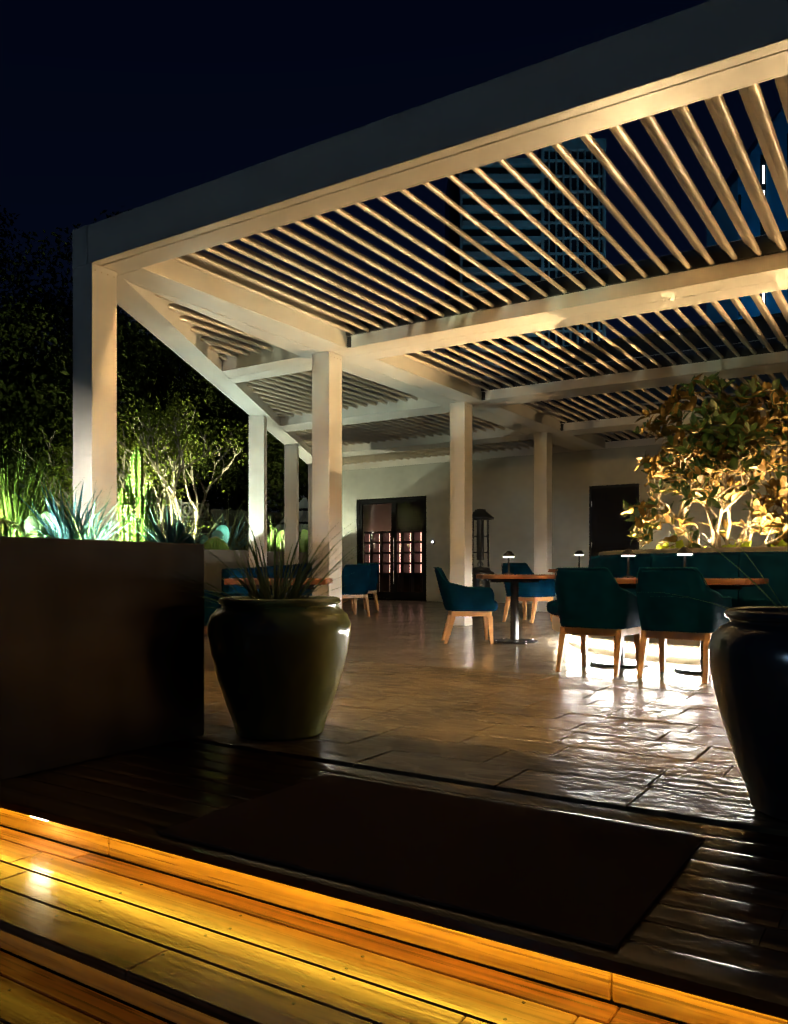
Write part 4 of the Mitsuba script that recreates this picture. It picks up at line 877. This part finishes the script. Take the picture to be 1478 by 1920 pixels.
big_tree('dark tree crown showing above the corner post', 175, 24.0, 11.2, 3.4, 72)
big_tree('dark tree behind the slanting beam, its leaves hanging over the floodlit tree', 300, 25.0, 9.8, 3.0, 73)
big_tree('dark tree right of the floodlit tree, before the first slanting post', 425, 25.5, 8.2, 2.8, 74)
big_tree('low dark tree at the left edge beneath the tallest crown', 15, 19.0, 5.9, 3.0, 75)
big_tree('dark tree between the slanting posts', 545, 25.0, 7.0, 3.0, 76)
# dark fence with pale breeze blocks showing in it
fx0, fy0 = cam_xy(-260, 17.0); fx1, fy1 = cam_xy(640, 24.0)
k = thing('garden_fence', 'dark board fence behind the planters with pale breeze blocks set into it', 'fence')
F0 = np.array([fx0, fy0]); F1 = np.array([fx1, fy1]); FL_ = np.linalg.norm(F1 - F0); fd = (F1 - F0) / FL_; fn_ = np.array([fd[1], -fd[0]])
fa = math.atan2(fd[1], fd[0])
def fbx(s0, s1, o0, o1, z0, z1, c=0.0): return move(turn(box((s0, o0, z0), (s1, o1, z1), c), fa), (F0[0], F0[1], 0))
for i in range(9): obj(k + '__board', fbx(0, FL_, 0.0, 0.04, -0.5 + 0.33 * i, -0.5 + 0.33 * i + 0.32), 'fence_dark')
def breeze(s, z, e=0.38):
    """square block with a ring and four corner quarter rings, open between"""
    import shapely.geometry as sg
    from shapely.ops import unary_union
    h = e / 2; sq = sg.box(-h, -h, h, h)
    fr = sq.difference(sg.box(-h + .03, -h + .03, h - .03, h - .03))
    r0 = sg.Point(0, 0).buffer(h * 0.62).difference(sg.Point(0, 0).buffer(h * 0.42))
    cr = unary_union([sg.Point(a * h, b * h).buffer(h * 0.52).difference(sg.Point(a * h, b * h).buffer(h * 0.34)) for a in (-1, 1) for b in (-1, 1)]).intersection(sq)
    cross = unary_union([sg.box(-h, -0.012, -h * .6, 0.012), sg.box(h * .6, -0.012, h, 0.012), sg.box(-0.012, -h, 0.012, -h * .6), sg.box(-0.012, h * .6, 0.012, h)])
    gm = unary_union([fr, r0, cr, cross]).simplify(0.004)
    m = cat([trimesh.creation.extrude_polygon(q, 0.07, engine='earcut') for q in getattr(gm, 'geoms', [gm])])
    m = trimesh.Trimesh(np.stack([m.vertices[:, 0] + s, m.vertices[:, 2], m.vertices[:, 1] + z], 1), m.faces[:, ::-1], process=False)
    return m
def fence_s(u):
    lo, hi = 0.0, FL_
    for _ in range(50):
        m = 0.5 * (lo + hi); q = F0 + fd * m - CAM[:2]; uu = 739 + 1536 * (q @ RT[:2]) / (q @ FW[:2])
        if uu < u: lo = m
        else: hi = m
    return m
for u0, z_, n_ in ((325, 2.48, 1), (349, 2.40, 2), (352, 1.2, 6), (372, 0.82, 5)):
    s0 = fence_s(u0)
    for i in range(n_): obj(k + '__breeze_block', move(turn(move(breeze(s0 + 0.39 * i, z_), (0, -0.115, 0)), fa), (F0[0], F0[1], 0)), 'breeze_pale')
# striped parasol beyond the third slanting post
x, y = cam_xy(573, 21.5)
k = thing('striped_parasol', 'dark and white striped half closed parasol seen past the third slanting post', 'parasol')
for i in range(12):
    a0, a1 = i * PI / 6, (i + 1) * PI / 6
    for part, r0, r1, z0, z1, mt in (('stripe', 0.06, 0.35, 2.75, 2.45, 'white_cloth'), ('stripe', 0.35, 0.42, 2.45, 2.375, 'fence_cloth'), ('stripe', 0.42, 0.70, 2.375, 2.08, 'white_cloth'), ('stripe', 0.70, 0.76, 2.08, 2.02, 'fence_cloth'), ('stripe', 0.76, 0.95, 2.02, 1.82, 'white_cloth')):
        am = 0.5 * (a0 + a1); sc = 0.93
        v = [(x + r * math.cos(a) * q, y + r * math.sin(a) * q, z) for r, z in ((r0, z0), (r1, z1)) for a, q in ((a0, 1), (am, sc), (a1, 1))]
        if i in (6, 7, 8, 9, 10): obj(f'{k}__{part}', tm(v, [[0, 1, 4, 3], [1, 2, 5, 4]]), mt)
obj(k + '__pole', tube([(x, y, 0), (x, y, 2.9)], 0.025, 10), 'black_metal', True)
bsdf('fence_cloth', two(pr((0.02, 0.022, 0.03), 0.8)))

# ------------------------------------------------------------------ towers far behind
def frame_boxes(o, ax, dp, items):
    ms = []
    for s0, s1, d0, d1, z0, z1 in items:
        m = trimesh.creation.box(bounds=[(s0, d0, z0), (s1, d1, z1)]); v = m.vertices
        ms.append(trimesh.Trimesh(np.column_stack([o[0] + v[:, 0] * ax[0] + v[:, 1] * dp[0], o[1] + v[:, 0] * ax[1] + v[:, 1] * dp[1], v[:, 2]]), m.faces, process=False))
    m = cat(ms)
    if m.volume < 0: m.invert()
    return m
TD = 150.0
o = np.array(cam_xy(868, TD)); ax = np.array(cam_xy(1137, TD)) - o; TW = np.linalg.norm(ax); ax /= TW; dp = np.array([-ax[1], ax[0]])
if dp @ FW[:2] < 0: dp = -dp
k = thing('office_tower', 'tall pale tower block with banded balconies and a gridded side, seen through the louvres', 'tower')
zt = 80.2; wl = TW * 0.55; st = 2.85
obj(k + '__core', frame_boxes(o, ax, dp, [(0.2, wl, 1.6, 14, -0.5, zt - 3.4), (wl, TW - 0.1, 0.9, 14, -0.5, zt - 0.5)]), 'tower_dark')
nst = 22
for i in range(nst):
    z = zt - 3.6 - i * st
    obj(k + '__balcony', frame_boxes(o, ax, dp, [(0, wl - 0.05, 0, 1.58, z - 0.95, z)]), 'tower_white')
    obj(k + '__floor_band', frame_boxes(o, ax, dp, [(wl + 0.5, TW - 0.5, 0.3, 0.88, z - 0.32, z)]), 'tower_white')
obj(k + '__parapet', frame_boxes(o, ax, dp, [(wl, TW, 0.0, 0.9, zt - 1.9, zt)]), 'tower_white')
obj(k + '__corner_column', frame_boxes(o, ax, dp, [(-0.45, -0.02, 0.4, 1.2, -0.5, zt - 3.0)]), 'tower_white')
obj(k + '__side_wing', frame_boxes(o, ax, dp, [(-2.4, -0.5, 3.0, 14, -0.5, zt - 5)]), 'tower_dark')
for i in range(10):
    s = wl + (TW - wl) * i / 9; w = 0.5 if i in (0, 9) else 0.24
    obj(k + '__mullion', frame_boxes(o, ax, dp, [(min(s, TW - w), min(s, TW - w) + w, 0.1, 0.87, -0.5, zt - 1.9)]), 'tower_white')
gq = np.random.default_rng(9)
for i in range(9):
    s = wl + (TW - wl) * (i + 0.5) / 9
    for j in range(-1, 14): obj(k + '__window', frame_boxes(o, ax, dp, [(s - 0.6, s + 0.6, 0.86, 0.895, zt - 3.6 - j * st - st + 0.15, zt - 3.6 - j * st - 0.45)]), 'tower_glass')
bsdf('tower_glass', pr((0.012, 0.018, 0.026), 0.15, specular=0.8))
# blue tower with lit slots
T2 = 120.0
k = thing('blue_tower', 'blue lit tower with a slanting roof edge and bright vertical window slots, far right', 'tower')
o2 = np.array(cam_xy(1384, T2)); a2 = np.array(cam_xy(1640, T2)) - o2; W2 = np.linalg.norm(a2); a2 /= W2; d2 = np.array([-a2[1], a2[0]])
if d2 @ FW[:2] < 0: d2 = -d2
def zof(v): return 0.8 + (1072.6 - v) / 1536 * T2
poly = [(0, -0.5), (W2, -0.5), (W2, zof(150)), (W2 * 0.42, zof(170)), (W2 * 0.10, zof(285)), (0, zof(335))]
import shapely.geometry as sg
m = trimesh.creation.extrude_polygon(sg.Polygon(poly), 12.0, engine='earcut'); v = m.vertices
m = trimesh.Trimesh(np.column_stack([o2[0] + v[:, 0] * a2[0] + v[:, 2] * d2[0], o2[1] + v[:, 0] * a2[1] + v[:, 2] * d2[1], v[:, 1]]), m.faces, process=False)
if m.volume < 0: m.invert()
obj(k + '__body', m, 'tower_blue')
su = lambda u: (u - 1384) / 256 * W2
for va, vb in ((310, 344), (357, 390), (548, 590)):
    q = obj(k + '__lit_slot', frame_boxes(o2, a2, d2, [(su(1430), su(1434), -0.12, -0.02, zof(vb), zof(va))]), 'lamp_white'); scene[q]['emitter'] = area(0.9, 1.0, 0.92, 1.1)
obj(k + '__dark_slot', frame_boxes(o2, a2, d2, [(su(1426), su(1436.5), -0.019, -0.004, zof(640), zof(290))]), 'tower_dark')
for va, vb in ((365, 395), (406, 418), (560, 592)): obj(k + '__window', frame_boxes(o2, a2, d2, [(su(1384.6), su(1390), -0.05, -0.004, zof(vb), zof(va))]), 'tower_dark')
for va, vb in ((250, 300), (310, 360)): obj(k + '__window', frame_boxes(o2, a2, d2, [(su(1476), su(1500), -0.05, -0.004, zof(vb), zof(va))]), 'tower_dark')

# ------------------------------------------------------------------ lamps
WARM, NEUT, COOL = (1.0, 0.68, 0.33), (1.0, 0.95, 0.84), (0.80, 1.0, 0.86)
G_TREE, G_NEAR, G_LONG = 'spotlights under the magnolia', 'spotlights in the bronze planter', 'spotlights in the long planter'
def shy(p, dx, df, dz): return p + RT * dx + FW * df + np.array([0, 0, dz])
MS = 'small black spotlight at the foot of the magnolia, '
uplight('planter_spotlight', MS + 'left of its trunk', shy(mb, -0.22, -0.34, 0.07), shy(mb, -0.16, -0.05, 0.9), 4.2, WARM, 58, 38, G_TREE)
uplight('planter_spotlight', MS + 'right of its trunk', shy(mb, 0.32, -0.32, 0.07), shy(mb, 0.26, -0.05, 0.9), 4.2, WARM, 58, 38, G_TREE)
uplight('planter_spotlight', MS + 'farthest behind its trunk', shy(mb, -0.8, 0.2, 0.0), shy(mb, -1.8, -1.5, 2.3), 15, WARM, 62, 46, G_TREE)
uplight('planter_spotlight', MS + 'on the near side of the planter', np.array([4.55, 4.25, zb + 0.93]), np.array([4.4, 1.6, 3.1]), 5, WARM, 68, 52, G_TREE)
uplight('planter_spotlight', MS + 'on the right side of the planter', np.array([5.2, 5.3, zb + 0.93]), np.array([6.2, 2.6, 3.1]), 6, WARM, 68, 52, G_TREE)
NP = 'small black spotlight hidden among the plants of the bronze planter, '
SM = dict(group=G_NEAR, r=0.016, L=0.04)
def near_spot(w, u, d, h, inten, col, back=0.5, side=0.06, cut=27):
    t = on(u, d, SZ + h); p = t + np.array([side, -back, 0.0]); p[2] = SZ + 0.03
    uplight('planter_spotlight', NP + w, p, t, inten, col, cut, cut * 0.6, **SM)
near_spot('before the candelabra cactus', 257, 4.08, 0.22, 5.0, (0.86, 1.0, 0.62))
uplight('planter_spotlight', NP + 'before the corner post', np.array([0.25, -1.25, SZ + 0.035]), np.array([-0.1, 0.0, 1.2]), 3.6, NEUT, 34, 16, **SM)
near_spot('before the bright grass', 35, 4.4, 0.24, 5.6, (0.95, 1.0, 0.72), 0.6)
near_spot('before the blue agave', 128, 4.15, 0.16, 3.4, COOL, 0.45)
near_spot('before the teal rosette', 330, 4.0, 0.10, 3.0, COOL, 0.4)
near_spot('before the pale paddle cactus', 80, 4.2, 0.14, 1.8, (0.9, 1.0, 0.7), 0.45)
LP = 'small black spotlight in the long planter, '
for u, ot, i_, c_, w_ in ((372, 0.25, 3.0, COOL, 'nearest the bronze planter'), (424, 0.2, 1.7, COOL, 'before the spiky pale agave'), (515, 0.2, 3.6, (0.95, 1.0, 0.72), 'before the lime paddle cactus'), (567, 0.2, 3.4, (0.95, 1.0, 0.72), 'past the third slanting post')):
    p_, s_ = qplant(u, ot, 0.03); t_4 = p_ + np.array([0.25, 0.25, 1.0]); uplight('planter_spotlight', LP + w_, p_, t_4, i_, c_, 70, 45, G_LONG)
x, y = cam_xy(312, span(312, 1.9)); uplight('planter_spotlight', 'garden floodlight at the foot of the small pale tree', (x, y, 0.2), (*cam_xy(330, 16.8), 2.7), 75, (0.98, 1.0, 0.58), 33, 16)
x, y = cam_xy(60, 13.2); uplight('planter_spotlight', 'weak garden floodlight below the dark trees at the left', (x, y, 0.4), (*cam_xy(90, 20), 4.0), 14, (0.85, 1.0, 0.6), 55, 30)
# lamp post on the lawn behind the viewer: lights the outer face of the front beam
k = thing('lamp_post', 'tall garden lamp post on the lawn behind the viewer', 'lamp post')
lx, ly = -3.0, -19.0
obj(k + '__pole', tube([(lx, ly, -0.56), (lx, ly, 5.0)], 0.05, 12), 'black_metal', True)
obj(k + '__hood', move(lathe([(0, 0.12), (0.1, 0.11), (0.3, 0.02), (0.3, 0.0), (0, 0.0)], 24), (lx, ly, 5.0)), 'black_metal', 40)
q = obj(k + '__globe', move(trimesh.creation.icosphere(2, 0.12), (lx, ly, 4.87)), 'lamp_white', True); scene[q]['emitter'] = area(0.47, 0.76, 1.05, 200)
# floodlights at the feet of the towers
for c_, dd, tz, i_, col in ((1000, 122, 62, 140, (0.85, 0.95, 1.0)), (1470, 95, 48, 620, (0.06, 0.60, 1.0))):
    x, y = cam_xy(c_, dd); uplight('tower_floodlight', 'floodlight on the ground before the pale tower' if c_ < 1200 else 'floodlight on the ground before the blue tower', (x, y, 0.6), (*cam_xy(c_, 150 if c_ < 1200 else 120), tz), i_, col, 50, 30, None, 0.3, 0.5)
